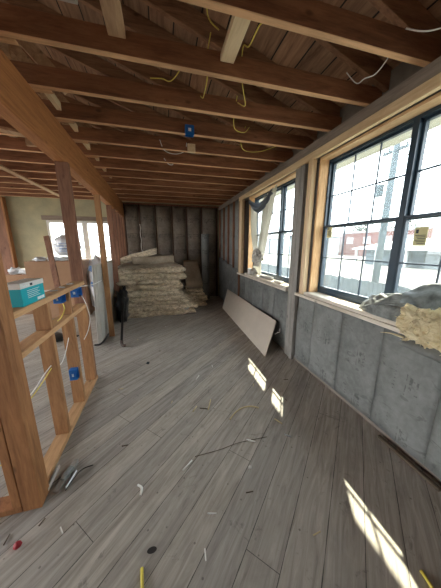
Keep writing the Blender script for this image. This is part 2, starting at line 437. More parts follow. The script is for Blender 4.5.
w1 = window_right(1, W1, [1.35], [3, 3])
w2 = window_right(2, W2, [3.16], [2, 3])
# small paper stickers on the glass of window 1
def sticker(y, z, w, h):
    bm = B((1.7745, 1.7765, y - w / 2, y + w / 2, z - h / 2, z + h / 2)); s = mesh('sticker', bm, M['sticker'], w1); s['label'] = 'yellow paper sticker with dark print'
    k = bmesh.new()
    box(k, 1.773, 1.7745, y + w * .18, y + w * .38, z + h * .18, z + h * .38)
    for i in range(6):
        zz = z + h * (.05 - i * .085); box(k, 1.773, 1.7745, y - w * .4, y + w * (.38 - .1 * (i % 3)), zz, zz + h * .035)
    mesh('print', k, M['ink'], s)
sticker(2.10, 1.65, .07, .12); sticker(1.20, 1.565, .085, .13)

def window_back():
    x0, x1, z0, z1 = W4
    root = bpy.data.objects.new('window_4', None); COL.objects.link(root); root['kind'] = 'structure'
    root.location = ((x0 + x1) / 2, YB, z0); root['_l'] = tuple(root.location)
    f = B((x0, x1, YB - .02, YB + .08, z1 - .05, z1), (x0, x1, YB - .04, YB + .08, z0, z0 + .04), (x0, x0 + .05, YB - .02, YB + .08, z0 + .04, z1 - .05),
          (x1 - .05, x1, YB - .02, YB + .08, z0 + .04, z1 - .05), (-1.90, -1.78, YB - .02, YB + .08, z0 + .04, z1 - .05))
    mesh('window_frame', f, M['white'], root)
    m = bmesh.new(); g = bmesh.new()
    for a, b in ((x0 + .05, -1.90), (-1.78, x1 - .05)):
        box(m, (a + b) / 2 - .01, (a + b) / 2 + .01, YB + .02, YB + .045, z0 + .04, z1 - .05)
        for k in range(1, 4):
            z = z0 + .04 + (z1 - z0 - .09) * k / 4; box(m, a, b, YB + .02, YB + .045, z - .011, z + .011)
        box(g, a, b, YB + .046, YB + .05, z0 + .04, z1 - .05)
    mesh('muntin', m, M['white'], root); mesh('glass', g, M['glass'], root)
window_back()
one('window_lintel', M['lintel'], 'grey brown timber lintel over the white window in the plaster wall', 'lintel', (-2.74, -.97, YB - .05, YB, 2.12, 2.22))

# ------------------------------------------------------------------ framing of the right wall
P1 = mesh('top_plate', B((1.64, 1.758, YF, YB - .01, 2.475, 2.585)), M['grayy'])
tag(P1, 'long grey weathered top plate above the right hand windows', 'top plate')
one('window_header', M['grayy'], 'dark header board recessed behind the pale strip above the windows', 'header', (1.655, 1.758, .3, 4.58, 2.412, 2.474))
one('header_strip', M['pale'], 'long pale pine strip nailed along the top of both right hand windows', 'trim board', (1.60, 1.64, .25, 4.60, 2.40, 2.472))
one('sole_plate', M['grayy'], 'bottom plate at the foot of the right wall', 'sole plate', (1.665, 1.758, .3, YB - .01, 0, .038))
one('jack_stud', M['palez'], 'pale pine stud at the far side of the large right window', 'stud', (1.60, 1.655, 2.245, 2.318, .934, 2.399), group='pale studs beside the windows')
one('jack_stud', M['palez'], 'pale pine board at the far side of the curtained window', 'stud', (1.60, 1.655, 4.40, 4.55, .934, 2.399), group='pale studs beside the windows')
one('jack_stud', M['ply'], 'orange pine stud at the near side of the large right window', 'stud', (1.655, 1.75, .36, .46, .04, 2.40))
one('wall_stud', M['grayw'], 'tall grey stud between the two right windows, next to the large window', 'stud', (1.612, 1.655, 2.40, 2.475, 0, 2.399), group='grey studs between the right windows')
one('wall_stud', M['grayw'], 'tall grey stud between the two right windows, next to the curtained window', 'stud', (1.625, 1.70, 2.50, 2.595, 0, 2.399), group='grey studs between the right windows')
one('sill_board', M['sill'], 'rough pale board under the curtained window projecting as its stool', 'board', (1.588, 1.66, 2.605, 4.62, .90, .933))
one('sill_board', M['sill'], 'rough pale board under the sill of the large right window', 'board', (1.588, 1.66, .40, 2.39, .90, .933))

def batt_x(x, y0, y1, z0, z1, bulge=.02, seed=0, wob=.008, back=1.757):
    """insulation batt on the right wall, face towards -x"""
    bm = bmesh.new(); ny, nz = 10, max(8, int((z1 - z0) / .07)); G = []
    for j in range(nz + 1):
        row = []
        for i in range(ny + 1):
            u = i / ny; t = j / nz
            b = bulge * (1 - abs(2 * u - 1) ** 4) * (1 - .6 * abs(2 * t - 1) ** 8)
            n = noise.fractal(V((y0 + (y1 - y0) * u, (z0 + (z1 - z0) * t) * 1.3, seed)) * 3.0, 1, 2, 3) * wob
            row.append(bm.verts.new((x - b - n, y0 + (y1 - y0) * u, z0 + (z1 - z0) * t)))
        G.append(row)
    for j in range(nz):
        for i in range(ny): bm.faces.new((G[j][i], G[j][i + 1], G[j + 1][i + 1], G[j + 1][i]))
    be = [bm.verts.new((back, y, z)) for y, z in ((y0, z0), (y1, z0), (y1, z1), (y0, z1))]
    bm.faces.new(be)
    bm.faces.new([G[0][i] for i in range(ny + 1)] + [be[1], be[0]]); bm.faces.new([G[nz][i] for i in range(ny, -1, -1)] + [be[3], be[2]])
    bm.faces.new([G[j][0] for j in range(nz, -1, -1)] + [be[0], be[3]]); bm.faces.new([G[j][ny] for j in range(nz + 1)] + [be[2], be[1]])
    return bm
ys = [.02, .415, .835, 1.25, 1.67, 2.09, 2.395]
names = ['closest to the camera', 'under the yellow fluff', 'just past the yellow fluff', 'under the middle of the big window', 'under the first yellow sticker', 'beside the grey studs']
for i, (a, b) in enumerate(zip(ys, ys[1:])):
    o = mesh('insulation_batt', batt_x(1.655, a + .001, b - .001, .04, .898, .012, i), M['kraft'], smooth=True)
    tag(o, 'grey paper faced insulation batt below the large window, ' + names[i], 'insulation', 'paper faced batts below the right windows')
ys = [2.60, 3.02, 3.44, 3.86, 4.28, 4.60]
names = ['beside the grey studs', 'second from the grey studs', 'in the middle', 'second from the far side', 'at its far side']
for i, (a, b) in enumerate(zip(ys, ys[1:])):
    o = mesh('insulation_batt', batt_x(1.655, a + .001, b - .001, .04, .898, .012, i + 9), M['kraft'], smooth=True)
    tag(o, 'grey paper faced insulation batt below the curtained window, ' + names[i], 'insulation', 'paper faced batts below the right windows')
# far part of the right wall: exposed studs above, paper facing below
ys = [4.62, 5.04, 5.46, 5.88, 6.30]
sn = ['nearest to the curtained window', 'second past the curtained window', 'third past the curtained window', 'fourth past the curtained window', 'in the far right corner']
for i, y in enumerate(ys):
    one('wall_stud', M['redstud'], 'dim reddish stud on the right wall, ' + sn[i], 'stud', (1.625, 1.755, y, y + .045, .04, 2.474), group='studs at the far end of the right wall')
for i in range(4):
    a, b = ys[i] + .048, ys[i + 1] - .003
    o = mesh('insulation_batt', batt_x(1.665, a, b, .04, 2.47, .015, i + 20), M['kraft'], smooth=True)
    tag(o, 'tall grey batt on the right wall, %s past the curtained window' % ['first', 'second', 'third', 'fourth'][i], 'insulation', 'tall batts at the far right')
    o = mesh('paper_flange', batt_x(1.614, a - .028, b + .018, .002, 1.0 + .06 * i, .006, i + 30, .012, 1.6235), M['kraft'], smooth=True)
    tag(o, 'torn grey facing paper over the lower studs, %s sheet past the curtained window' % ['first', 'second', 'third', 'fourth'][i], 'facing paper', 'facing sheets at the far right')

# ------------------------------------------------------------------ back wall framing
xs = [-.90, -.53, -.12, .31, .70, 1.12, 1.56]
sn = ['at the left end', 'second from the left', 'third from the left', 'in the middle', 'third from the right', 'behind the pale roll', 'in the right corner']
for x, s in zip(xs, sn):
    one('wall_stud', M['darkstud'], 'dark stud in the insulated back wall, ' + s, 'stud', (x, x + .04, 6.42, YB, 0, 2.55), group='studs of the back wall')
one('top_plate', M['redstud'], 'short dark top plate across the insulated back wall', 'top plate', (-.90, 1.63, 6.40, YB, 2.55, 2.584))
def batt_y(y, x0, x1, z0, z1, bulge, seed):
    bm = bmesh.new(); nx, nz = 10, 30; G = []
    for j in range(nz + 1):
        row = []
        for i in range(nx + 1):
            u = i / nx; t = j / nz
            b = bulge * (1 - abs(2 * u - 1) ** 3) * (1 - .6 * abs(2 * t - 1) ** 8)
            n = noise.fractal(V((x0 + (x1 - x0) * u, (z0 + (z1 - z0) * t), seed)) * 3.5, 1, 2, 4) * .018
            row.append(bm.verts.new((x0 + (x1 - x0) * u, y - b - n, z0 + (z1 - z0) * t)))
        G.append(row)
    for j in range(nz):
        for i in range(nx): bm.faces.new((G[j][i], G[j + 1][i], G[j + 1][i + 1], G[j][i + 1]))
    be = [bm.verts.new((x, YB - .002, z)) for x, z in ((x0, z0), (x1, z0), (x1, z1), (x0, z1))]
    bm.faces.new(be)
    bm.faces.new([G[0][i] for i in range(nx + 1)] + [be[1], be[0]]); bm.faces.new([G[nz][i] for i in range(nx, -1, -1)] + [be[3], be[2]])
    bm.faces.new([G[j][0] for j in range(nz, -1, -1)] + [be[0], be[3]]); bm.faces.new([G[j][nx] for j in range(nz + 1)] + [be[2], be[1]])
    return bm
bn = ['at the left end, crinkled', 'second from the left', 'above the middle of the big pile', 'third from the right', 'behind the pale roll', 'in the right corner']
for i in range(6):
    o = mesh('insulation_batt', batt_y(6.43, xs[i] + .048, xs[i + 1] - .008, .01, 2.54, .05, i), M['kraftb'], smooth=True)
    tag(o, 'tall brown paper faced batt in the back wall, ' + bn[i], 'insulation', 'batts of the back wall')
# torn paper edge beside the first batt
bm = bmesh.new()
for k in range(8):
    z = 1.25 + k * .10; bar(bm, (-.50 + .012 * math.sin(k * 2), 6.34, z), (-.50 + .012 * math.sin(k * 2 + 2), 6.345, z + .11), .02, .012)
tag(mesh('torn_paper', bm, M['white']), 'pale torn paper edge hanging beside the leftmost back wall batt', 'paper')

# ------------------------------------------------------------------ ceiling: joists, rafters, beam
Y0, DY, NJ = .815, .4155, 14
YJ = [Y0 + .0 + DY * k for k in range(NJ)]
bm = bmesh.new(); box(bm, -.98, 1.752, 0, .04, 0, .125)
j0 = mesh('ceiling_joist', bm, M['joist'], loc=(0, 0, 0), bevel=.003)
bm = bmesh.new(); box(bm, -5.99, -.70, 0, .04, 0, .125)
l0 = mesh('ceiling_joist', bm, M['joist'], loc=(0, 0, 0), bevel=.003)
bm = bmesh.new()
bar(bm, (2.24, .02, zr(2.24) + .07), (RX, .02, zr(RX) + .07), .04, .138, (0, 0, 1))
r0 = mesh('rafter', bm, M['rafter'], loc=(0, 0, 0), bevel=.003)
bm = bmesh.new()
bar(bm, (-6.4, .02, zr(-6.4) + .07), (RX - .02, .02, zr(RX - .02) + .07), .04, .138, (0, 0, 1))
q0 = mesh('rafter', bm, M['rafter'], loc=(0, 0, 0), bevel=.003)
first = {}
def rep(o, y, z, label, cat, group):
    c = o if o not in first else o.copy()
    if o in first: COL.objects.link(c)
    first[o] = 1
    c.location = (0, y, z); tag(c, label, cat, group); return c
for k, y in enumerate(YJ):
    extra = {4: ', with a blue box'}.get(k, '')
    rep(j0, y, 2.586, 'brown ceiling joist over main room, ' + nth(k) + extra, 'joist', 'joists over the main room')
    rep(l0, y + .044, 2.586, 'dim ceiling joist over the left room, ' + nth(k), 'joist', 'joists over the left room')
    rep(r0, y + (.044 if k % 2 else -.044), 0, 'sloping rafter on the right roof side, ' + nth(k), 'rafter', 'rafters on the right roof side')
    rep(q0, y + (.0 if k % 2 else -.044), 0, 'sloping rafter on the left roof side, ' + nth(k), 'rafter', 'rafters on the left roof side')
one('ridge_board', M['lintel'], 'ridge board where the left and right rafters meet', 'ridge board', (RX - .012, RX + .012, YF, YB, zr(RX) - .02, zr(RX) + .115), bevel=0)
# the main beam on the posts
bm = bmesh.new()
for (y, a) in ((-1.2, 0), (6.51, 1)):
    dx = -.115 * a - .765; zb = 2.305 - .085 * a
    for (x, z) in ((dx - .095, zb), (dx, zb), (dx, 2.584), (dx - .095, 2.584)): bm.verts.new((x, y, z))
bm.verts.ensure_lookup_table(); vs = bm.verts
for f in ((3, 2, 1, 0), (4, 5, 6, 7), (0, 1, 5, 4), (1, 2, 6, 5), (2, 3, 7, 6), (3, 0, 4, 7)): bm.faces.new([vs[i] for i in f])
tag(mesh('main_beam', bm, M['beam'], bevel=.004), 'long deep orange timber beam carried by the posts on the left', 'beam')
def beamx(y): return -.765 - .115 * (y + 1.2) / 7.71
# struts in the attic
bm = bmesh.new(); SX = -1.35
for k in range(1, 14):
    y = YJ[k] + (.088 if k % 2 else -.088)
    b = bmesh.new(); x = SX
    box(b, x - .045, x + .045, y - .0, y + .036, 2.60, zr(x) + .10)
    tag(mesh('roof_strut', b, M['strut']), 'upright strut from joist to rafter in the attic, ' + nth(k - 1), 'strut', 'upright attic struts')
    if k % 2:
        b = bmesh.new(); bar(b, (-.62, y + .018 + .04, 2.66), (-1.75, y + .018 + .04, zr(-1.75) + .07), .034, .085)
        tag(mesh('roof_brace', b, M['strut']), 'slanting brace in the attic above the beam, ' + nth(k // 2), 'brace', 'slanting attic braces')
# pale blocking pieces between joists close to the beam
bm.free()
bl = ['fourth', 'fifth', 'sixth', 'seventh', 'eighth', 'ninth']
for i, k in enumerate(range(3, 9)):
    b = B((-.80, -.765, YJ[k] + .05, YJ[k + 1] - .004, 2.64 + .015 * (i % 2), 2.70 + .01 * (i % 2)))
    tag(mesh('blocking', b, M['pale']), 'pale blocking piece above the beam, just past the %s joist from the camera' % bl[i], 'blocking', 'pale blocking pieces above the beam')
# the light block between the first two joists and the timber on top
one('blocking', M['pale'], 'light knotty block between the two nearest joists, close to the yellow cable', 'blocking', (.43, .52, YJ[1] + .042, YJ[2] - .002, 2.655, 2.693))
one('attic_timber', M['strut'], 'notched timber wedged before the second joist at the top left', 'timber', (-.225, -.13, 1.275, 1.643, 2.662, 2.70))
one('attic_board', M['gyp'], 'pale board with a metal edge lying on the joists at the top left', 'board', (-.60, -.345, .88, 1.57, 2.7125, 2.735))
one('brace_board', M['strut'], 'long pale board nailed slantwise under the joists of the left room', 'board', (-2.13, -2.04, 2.6, 6.2, 2.56, 2.584))
b = bmesh.new(); bar(b, (-1.35, 2.35, 2.73), (-1.85, 4.6, 2.73), .06, .03)
tag(mesh('brace_board', b, M['strut']), 'short pale board lying slantwise on top of the left room joists', 'board')
b = bmesh.new(); bar(b, (-3.6, 1.9, 2.565), (-1.15, 2.9, 2.572), .09, .022)
tag(mesh('brace_board', b, M['strut']), 'pale board nailed under the near joists of the left room', 'board')

# ------------------------------------------------------------------ partition on the left
one('corner_post', M['post'], 'thick orange corner post at the near end of the low partition', 'post', (-.850, -.757, 1.235, 1.335, 0, 2.276))
one('partition_stud', M['post'], 'narrow stud on the left of the thick corner post', 'stud', (-.897, -.853, 1.235, 1.33, .04, 2.20))
one('sole_plate', M['post'], 'bottom plate running left from the thick corner post', 'sole plate', (-2.6, -.853, 1.235, 1.33, 0, .038))
one('sole_plate', M['railw'], 'bottom plate of the low partition', 'sole plate', (-.885, -.79, 1.34, 2.60, 0, .038))
one('partition_rail', M['railw'], 'upper rail of the low partition under the teal box', 'rail', (-.890, -.787, 1.34, 2.548, 1.112, 1.150))
one('partition_rail', M['railw'], 'lower rail of the low partition', 'rail', (-.888, -.789, 1.382, 2.548, .875, .913))
one('partition_stud', M['railw'], 'short stud against the corner post', 'stud', (-.885, -.79, 1.340, 1.378, .039, 1.111), group='studs of the low partition')
for y, s in ((1.75, 'first'), (2.13, 'second')):
    one('partition_stud', M['studw'], s + ' stud from the corner post, below the lower rail', 'stud', (-.885, -.79, y, y + .038, .039, .874), group='studs of the low partition')
    one('partition_stud', M['studw'], s + ' short stud from the corner post, between the two rails', 'stud', (-.885, -.79, y, y + .038, .914, 1.111), group='studs of the low partition')
one('partition_post', M['redstud'], 'tall brown post rising from the far end of the low partition to the beam', 'post', (-.905, -.795, 2.55, 2.592, .039, 2.262))
one('partition_stud', M['studw'], 'stud standing against the tall brown post under the rails', 'stud', (-.885, -.79, 2.50, 2.548, .039, .874), group='studs of the low partition')
one('partition_post', M['studw'], 'slim orange post standing by the drywall sheets', 'post', (-.925, -.845, 3.86, 3.90, 0, 2.248))
for y, s in ((4.72, 'nearest to the slim orange post'), (5.12, 'second past the slim orange post'), (5.50, 'third past the slim orange post'), (5.88, 'fourth past the slim orange post'), (6.28, 'touching the back wall')):
    one('partition_post', M['redstud'], 'reddish post left of the insulation pile, ' + s, 'post', (beamx(y) - .09, beamx(y), y, y + .042, 0, 2.305 - .011 * (y + 1.25)), group='reddish posts under the far end of the beam')

# electrical boxes
def elbox(cx, cy, cz, sx, sy, sz, label, open_axis='y'):
    t = thing('electrical_box', (cx, cy, cz), label, 'electrical box', 'blue electrical boxes')
    w = .004; b = bmesh.new()
    x0, x1, y0, y1, z0, z1 = cx - sx / 2, cx + sx / 2, cy - sy / 2, cy + sy / 2, cz - sz / 2, cz + sz / 2
    if open_axis == 'x':
        for q in ((x0, x0 + w, y0, y1, z0, z1), (x0 + w, x1, y0, y0 + w, z0, z1), (x0 + w, x1, y1 - w, y1, z0, z1), (x0 + w, x1, y0 + w, y1 - w, z0, z0 + w), (x0 + w, x1, y0 + w, y1 - w, z1 - w, z1)): box(b, *q)
    elif open_axis == 'z':
        for q in ((x0, x1, y0, y1, z1 - w, z1), (x0, x0 + w, y0, y1, z0, z1 - w), (x1 - w, x1, y0, y1, z0, z1 - w), (x0 + w, x1 - w, y0, y0 + w, z0, z1 - w), (x0 + w, x1 - w, y1 - w, y1, z0, z1 - w)): box(b, *q)
    mesh('box_shell', b, M['blue'], t)
    b = bmesh.new()
    cyl(b, (cx - sx * .3, y0 - .006, cz + sz * .2), (cx + sx * .3, y0 - .006, cz + sz * .2), .004, 6)
    for s in (-1, 1): box(b, cx + s * sx * .25 - .006, cx + s * sx * .25 + .006, y0 - .008, y0, cz - sz * .3, cz + sz * .3)
    mesh('nail_bracket', b, M['blue'], t)
    b = bmesh.new()
    box(b, cx - sx * .16, cx + sx * .16, y0 - .0015, y0, cz - sz * .15, cz + sz * .17)
    mesh('label_mark', b, M['wwire'], t)
    return t
elbox(.33, YJ[4] - .028, 2.60, .085, .052, .085, 'blue electrical box nailed to a ceiling joist', 'z')
elbox(-.84, 2.07, 1.075, .06, .085, .07, 'small blue box between the rails of the partition, beside a yellow cable', 'x')
elbox(-.835, 2.43, 1.055, .07, .10, .085, 'largest blue box between the rails, next to the tall brown post', 'x')
elbox(-.83, 2.098, .36, .06, .052, .10, 'blue box low on the partition stud near the floor', 'x')
one('wood_scrap', M['pale'], 'small pale scrap of wood nailed under a ceiling joist past the blue box', 'wood scrap', (.36, .45, YJ[5] - .03, YJ[5] - .002, 2.57, 2.66))

# cables
def wire(pts, mat, label, r=.0038, group=None):
    b = bmesh.new(); tube(b, pts, r, 6)
    return tag(mesh('cable', b, mat, smooth=True), label, 'cable', group)
J = lambda k: YJ[k]
wire([(-.01, 1.95, 2.68), (.07, 1.90, 2.66), (.13, 1.84, 2.62), (.19, 1.71, 2.63), (.21, 1.69, 2.72)], M['ywire'], 'yellow cable looping up left of the blue ceiling box')
wire([(.36, 1.60, 2.76), (.355, 1.70, 2.70), (.36, 1.72, 2.60), (.37, 1.88, 2.60), (.38, 2.0, 2.64), (.37, 2.10, 2.72)], M['ywire'], 'straight yellow cable hanging over the second and third joists')
wire([(.60, 1.27, 2.70), (.58, 1.31, 2.64), (.56, 1.34, 2.63), (.57, 1.5, 2.66), (.57, 1.60, 2.73), (.60, 1.72, 2.70), (.62, 1.74, 2.60), (.70, 1.90, 2.58), (.68, 2.02, 2.66)], M['ywire'], 'yellow cable dangling beside the light knotty block')
wire([(.68, 2.04, 2.72), (.69, 2.16, 2.60), (.74, 2.25, 2.57), (.86, 2.34, 2.60), (.95, 2.44, 2.70)], M['ywire'], 'yellow cable curling between the third and fourth joists')
wire([(.92, 2.47, 2.72), (.90, 2.55, 2.60), (1.0, 2.68, 2.575), (1.2, 2.72, 2.60), (1.4, 2.66, 2.66)], M['ywire'], 'faint yellow cable beneath the fourth joist, nearest to the top plate')
wire([(1.40, 1.275, 2.66), (1.41, 1.33, 2.62), (1.43, 1.42, 2.61), (1.41, 1.48, 2.62), (1.42, 1.56, 2.64), (1.36, 1.60, 2.72)], M['wwire'], 'white cable hanging between the two nearest joists by the top plate')
wire([(1.60, .95, 2.60), (1.52, 1.04, 2.61), (1.45, 1.13, 2.63), (1.38, 1.20, 2.68)], M['wwire'], 'white cable crossing above the large window at the top right corner')
wire([(.05, 2.86, 2.66), (.10, 2.92, 2.58), (.22, 2.98, 2.575), (.33, 2.94, 2.60), (.35, 2.86, 2.66)], M['wwire'], 'white cable looping under a joist just past the blue ceiling box')
wire([(.10, 3.28, 2.62), (.16, 3.36, 2.58), (.22, 3.42, 2.60), (.20, 3.48, 2.66)], M['wwire'], 'short white cable left of the pale wood scrap')
wire([(-.45, 2.10, 2.70), (-.38, 2.14, 2.63), (-.25, 2.10, 2.65), (-.12, 2.13, 2.72)], M['wwire'], 'thin grey cable over the third joist, left of the yellow loop', .003)
wire([(.30, .95, 2.74), (.40, 1.05, 2.75), (.36, 1.17, 2.80), (.30, 1.34, 2.80), (.32, 1.5, 2.76), (.40, 1.56, 2.75)], M['ywire'], 'yellow cable above the nearest joist, left of the light knotty block')
wire([(-.82, 2.06, 1.04), (-.80, 2.03, .99), (-.81, 1.98, .94), (-.83, 1.95, .916)], M['ywire'], 'short yellow cable under the small blue box')
wire([(-.80, 2.46, 1.01), (-.775, 2.44, .96), (-.775, 2.50, .86), (-.775, 2.53, .74), (-.78, 2.44, .64), (-.80, 2.36, .58)], M['wwire'], 'white cable hanging from the largest blue box')
wire([(-.80, 2.36, 1.12), (-.765, 2.7, 1.08), (-.76, 3.1, 1.07)], M['wwire'], 'stiff white cable end sticking out past the tall brown post', .004)
wire([(-.95, 1.45, .48), (-.87, 1.55, .56), (-.84, 1.66, .62), (-.83, 1.745, .64)], M['wwire'], 'white cable entering the first partition stud')
wire([(-.97, 1.45, .44), (-.90, 1.55, .50), (-.86, 1.66, .56), (-.83, 1.745, .62)], M['ywire'], 'yellow cable entering the first partition stud')
wire([(-.83, 1.79, .60), (-.82, 1.88, .585), (-.83, 2.0, .62), (-.84, 2.125, .70)], M['wwire'], 'white cable between the two partition studs')
wire([(-1.6, 1.45, .02), (-1.3, 1.50, .03), (-1.12, 1.56, .05), (-1.0, 1.52, .16), (-1.0, 1.38, .28), (-1.1, 1.35, .32)], M['ywire'], 'yellow cable curling near the floor left of the corner post')

# teal box on the rail
t = thing('screw_box', (-.84, 1.63, 1.15), 'teal and white cardboard box on the upper rail of the low partition', 'box')
mesh('carton', B((-.893, -.797, 1.50, 1.76, 1.15, 1.285)), M['teal'], t, bevel=.002)
mesh('white_band', B((-.895, -.795, 1.498, 1.762, 1.255, 1.2865)), M['white'], t)
b = bmesh.new()
box(b, -.8, -.7955, 1.66, 1.745, 1.158, 1.176)
for i in range(5): box(b, -.7965, -.7955, 1.56, 1.70 - .02 * (i % 2), 1.19 + i * .011, 1.193 + i * .011)
for i in range(4): box(b, -.7955, -.794, 1.52 + i * .018, 1.532 + i * .018, 1.263, 1.272)
mesh('printed_text', b, M['wwire'], t)
b = bmesh.new(); box(b, -.7955, -.794, 1.60, 1.625, 1.262, 1.277); mesh('printed_logo', b, M['ink'], t)
# small loose things on the upper rail
for (y, z, r, s) in ((1.98, 0, .4, 'nearest to the teal box'), (2.15, 0, -.2, 'in the middle of the rail'), (2.30, 0, .6, 'closest to the tall brown post')):
    b = bmesh.new(); bar(b, (-.86, y, 1.155), (-.815, y + .05 * r, 1.155), .016, .008)
    tag(mesh('metal_clip', b, M['metal'], bevel=.002), 'little grey metal clip on the upper rail, ' + s, 'clip', 'metal clips on the rail')

# ------------------------------------------------------------------ drywall sheets on edge and pipes
t = thing('drywall_sheets', (-1.02, 4.3, 0), 'pale drywall sheets standing on edge behind the slim orange post', 'drywall')
for i in range(4):
    b = bmesh.new(); dx = i * .0145; ya = 3.58 + .03 * (i % 2)
    p = [(-1.035 + dx, .004), (-1.022 + dx, .004), (-.975 + dx, 1.225), (-.988 + dx, 1.225)]
    A = [b.verts.new((x, ya, z)) for x, z in p]; C = [b.verts.new((x, 5.0, z)) for x, z in p]
    b.faces.new(A); b.faces.new(C[::-1])
    for k in range(4): b.faces.new((A[k], C[k], C[(k + 1) % 4], A[(k + 1) % 4]))
    mesh('sheet', b, M['gyp'], t)
b = bmesh.new(); tube(b, [(-1.06, 3.50, .03), (-.99, 3.53, .022), (-.955, 3.68, .022), (-.955, 3.95, .022)], .015, 8)
tag(mesh('bent_pipe', b, M['black'], smooth=True), 'black bent pipe lying at the foot of the drywall sheets', 'pipe')
t = thing('black_pipe', (-.66, 3.42, 0), 'black pipe leaning on the insulation pile with a dark elbow at its foot', 'pipe')
b = bmesh.new(); tube(b, [(-.665, 3.43, .05), (-.68, 3.6, .13), (-.72, 4.1, .36), (-.74, 4.5, .52)], .019, 10); mesh('tube', b, M['black'], t, smooth=True)
b = bmesh.new(); tube(b, [(-.668, 3.46, .065), (-.660, 3.42, .035), (-.635, 3.38, .024), (-.60, 3.37, .024)], .024, 10); mesh('elbow', b, M['darkbrown'], t, smooth=True)
b = bmesh.new(); blob(b, (-.80, 4.70, .34), (.09, .42, .35), 3, .25, 2.5, 3)
tag(mesh('plastic_heap', b, M['black'], smooth=True), 'crumpled black plastic on the left side of the insulation pile', 'plastic sheet')

# ------------------------------------------------------------------ insulation pile
def slab(x0, x1, y0, y1, z0, z1, seed, amp=.035, sag=0, tilt=0, fold=0, parent=None):
    bm = bmesh.new(); nx, ny, nz = max(10, int((x1 - x0) / .028)), max(8, int((y1 - y0) / .06)), 6
    bmesh.ops.create_grid(bm, x_segments=2, y_segments=2, size=1); bm.clear()
    vid = {}
    def gv(i, j, k):
        key = (i, j, k)
        if key in vid: return vid[key]
        u, v, w = i / nx, j / ny, k / nz
        x = x0 + (x1 - x0) * u; y = y0 + (y1 - y0) * v; z = z0 + (z1 - z0) * w
        # rounded edge profile
        e = 1 - abs(2 * w - 1) ** 2.2
        ex = (u * 2 - 1); ey = (v * 2 - 1)
        if k in (0, nz) :
            pass
        x += (1 if ex > 0 else -1) * (abs(ex) ** 5) * .07 * (e - .75); y += (1 if ey > 0 else -1) * (abs(ey) ** 5) * .07 * (e - .75)
        side = max(abs(ex) ** 10, abs(ey) ** 10)
        p = V((x, y, z))
        n = noise.noise_vector(p * 4.5 + V((seed * 3.3, 0, seed))); n2 = noise.noise_vector(p * 17 + V((0, seed, 0)))
        d = (n * amp + n2 * amp * .55 + noise.noise_vector(p * 40) * amp * .3) * side; n3 = noise.noise(p * 9) * .016 + noise.noise(V((p.x * 2.2, p.y * 2.2, p.z * 2.2 + seed * .35))) * .035
        p += V((d.x, d.y, 0))
        p.z += n3 + d.z * .12 + (-.012 * (w - .5) * side)
        edge = max(abs(ex), abs(ey))
        p.z -= sag * max(0, edge - .5) ** 2 * (1 if w > .0 else .6) + tilt * (u - .5)
        p.z = max(p.z, .004)
        vid[key] = bm.verts.new(p); return vid[key]
    for i in range(nx):
        for j in range(ny):
            bm.faces.new((gv(i, j, 0), gv(i, j + 1, 0), gv(i + 1, j + 1, 0), gv(i + 1, j, 0)))
            bm.faces.new((gv(i, j, nz), gv(i + 1, j, nz), gv(i + 1, j + 1, nz), gv(i, j + 1, nz)))
    for k in range(nz):
        for i in range(nx):
            bm.faces.new((gv(i, 0, k), gv(i + 1, 0, k), gv(i + 1, 0, k + 1), gv(i, 0, k + 1)))
            bm.faces.new((gv(i, ny, k), gv(i, ny, k + 1), gv(i + 1, ny, k + 1), gv(i + 1, ny, k)))
        for j in range(ny):
            bm.faces.new((gv(0, j, k), gv(0, j, k + 1), gv(0, j + 1, k + 1), gv(0, j + 1, k)))
            bm.faces.new((gv(nx, j, k), gv(nx, j + 1, k), gv(nx, j + 1, k + 1), gv(nx, j, k + 1)))
    return bm
layers = [  # x0, x1, y0, y1, z0, z1, tilt
    (-.72, .66, 4.80, 6.00, .000, .120, 0), (-.78, .70, 4.84, 5.98, .105, .235, -.03), (-.76, .55, 4.86, 6.00, .215, .350, -.05),
    (-.96, .40, 4.78, 5.98, .335, .470, -.02), (-.98, .30, 4.74, 5.95, .455, .590, .0), (-.92, .38, 4.80, 5.95, .575, .710, .03),
    (-.88, .34, 4.76, 5.95, .695, .830, .03), (-.92, .46, 4.80, 5.95, .815, .950, .01), (-.86, .44, 4.82, 5.95, .935, 1.065, -.02)]
for i, L in enumerate(layers):
    b = slab(*L[:6], seed=i + 1, amp=.085, sag=.05, tilt=L[6])
    n = 'lowest, flat on the floor' if i == 0 else ('topmost of the full sized ones' if i == len(layers) - 1 else ORD[i] + ' layer up from the floor')
    tag(mesh('insulation_batt', b, M['fluff'], smooth=True), 'fluffy tan batt in the big insulation pile, ' + n, 'insulation', 'fluffy batts of the big pile')
b = slab(-.86, .36, 4.90, 5.85, 1.045, 1.15, 31, .05, .16)
tag(mesh('insulation_batt', b, M['kraftt'], smooth=True), 'smooth grey brown batt lying on top of the big insulation pile', 'insulation')
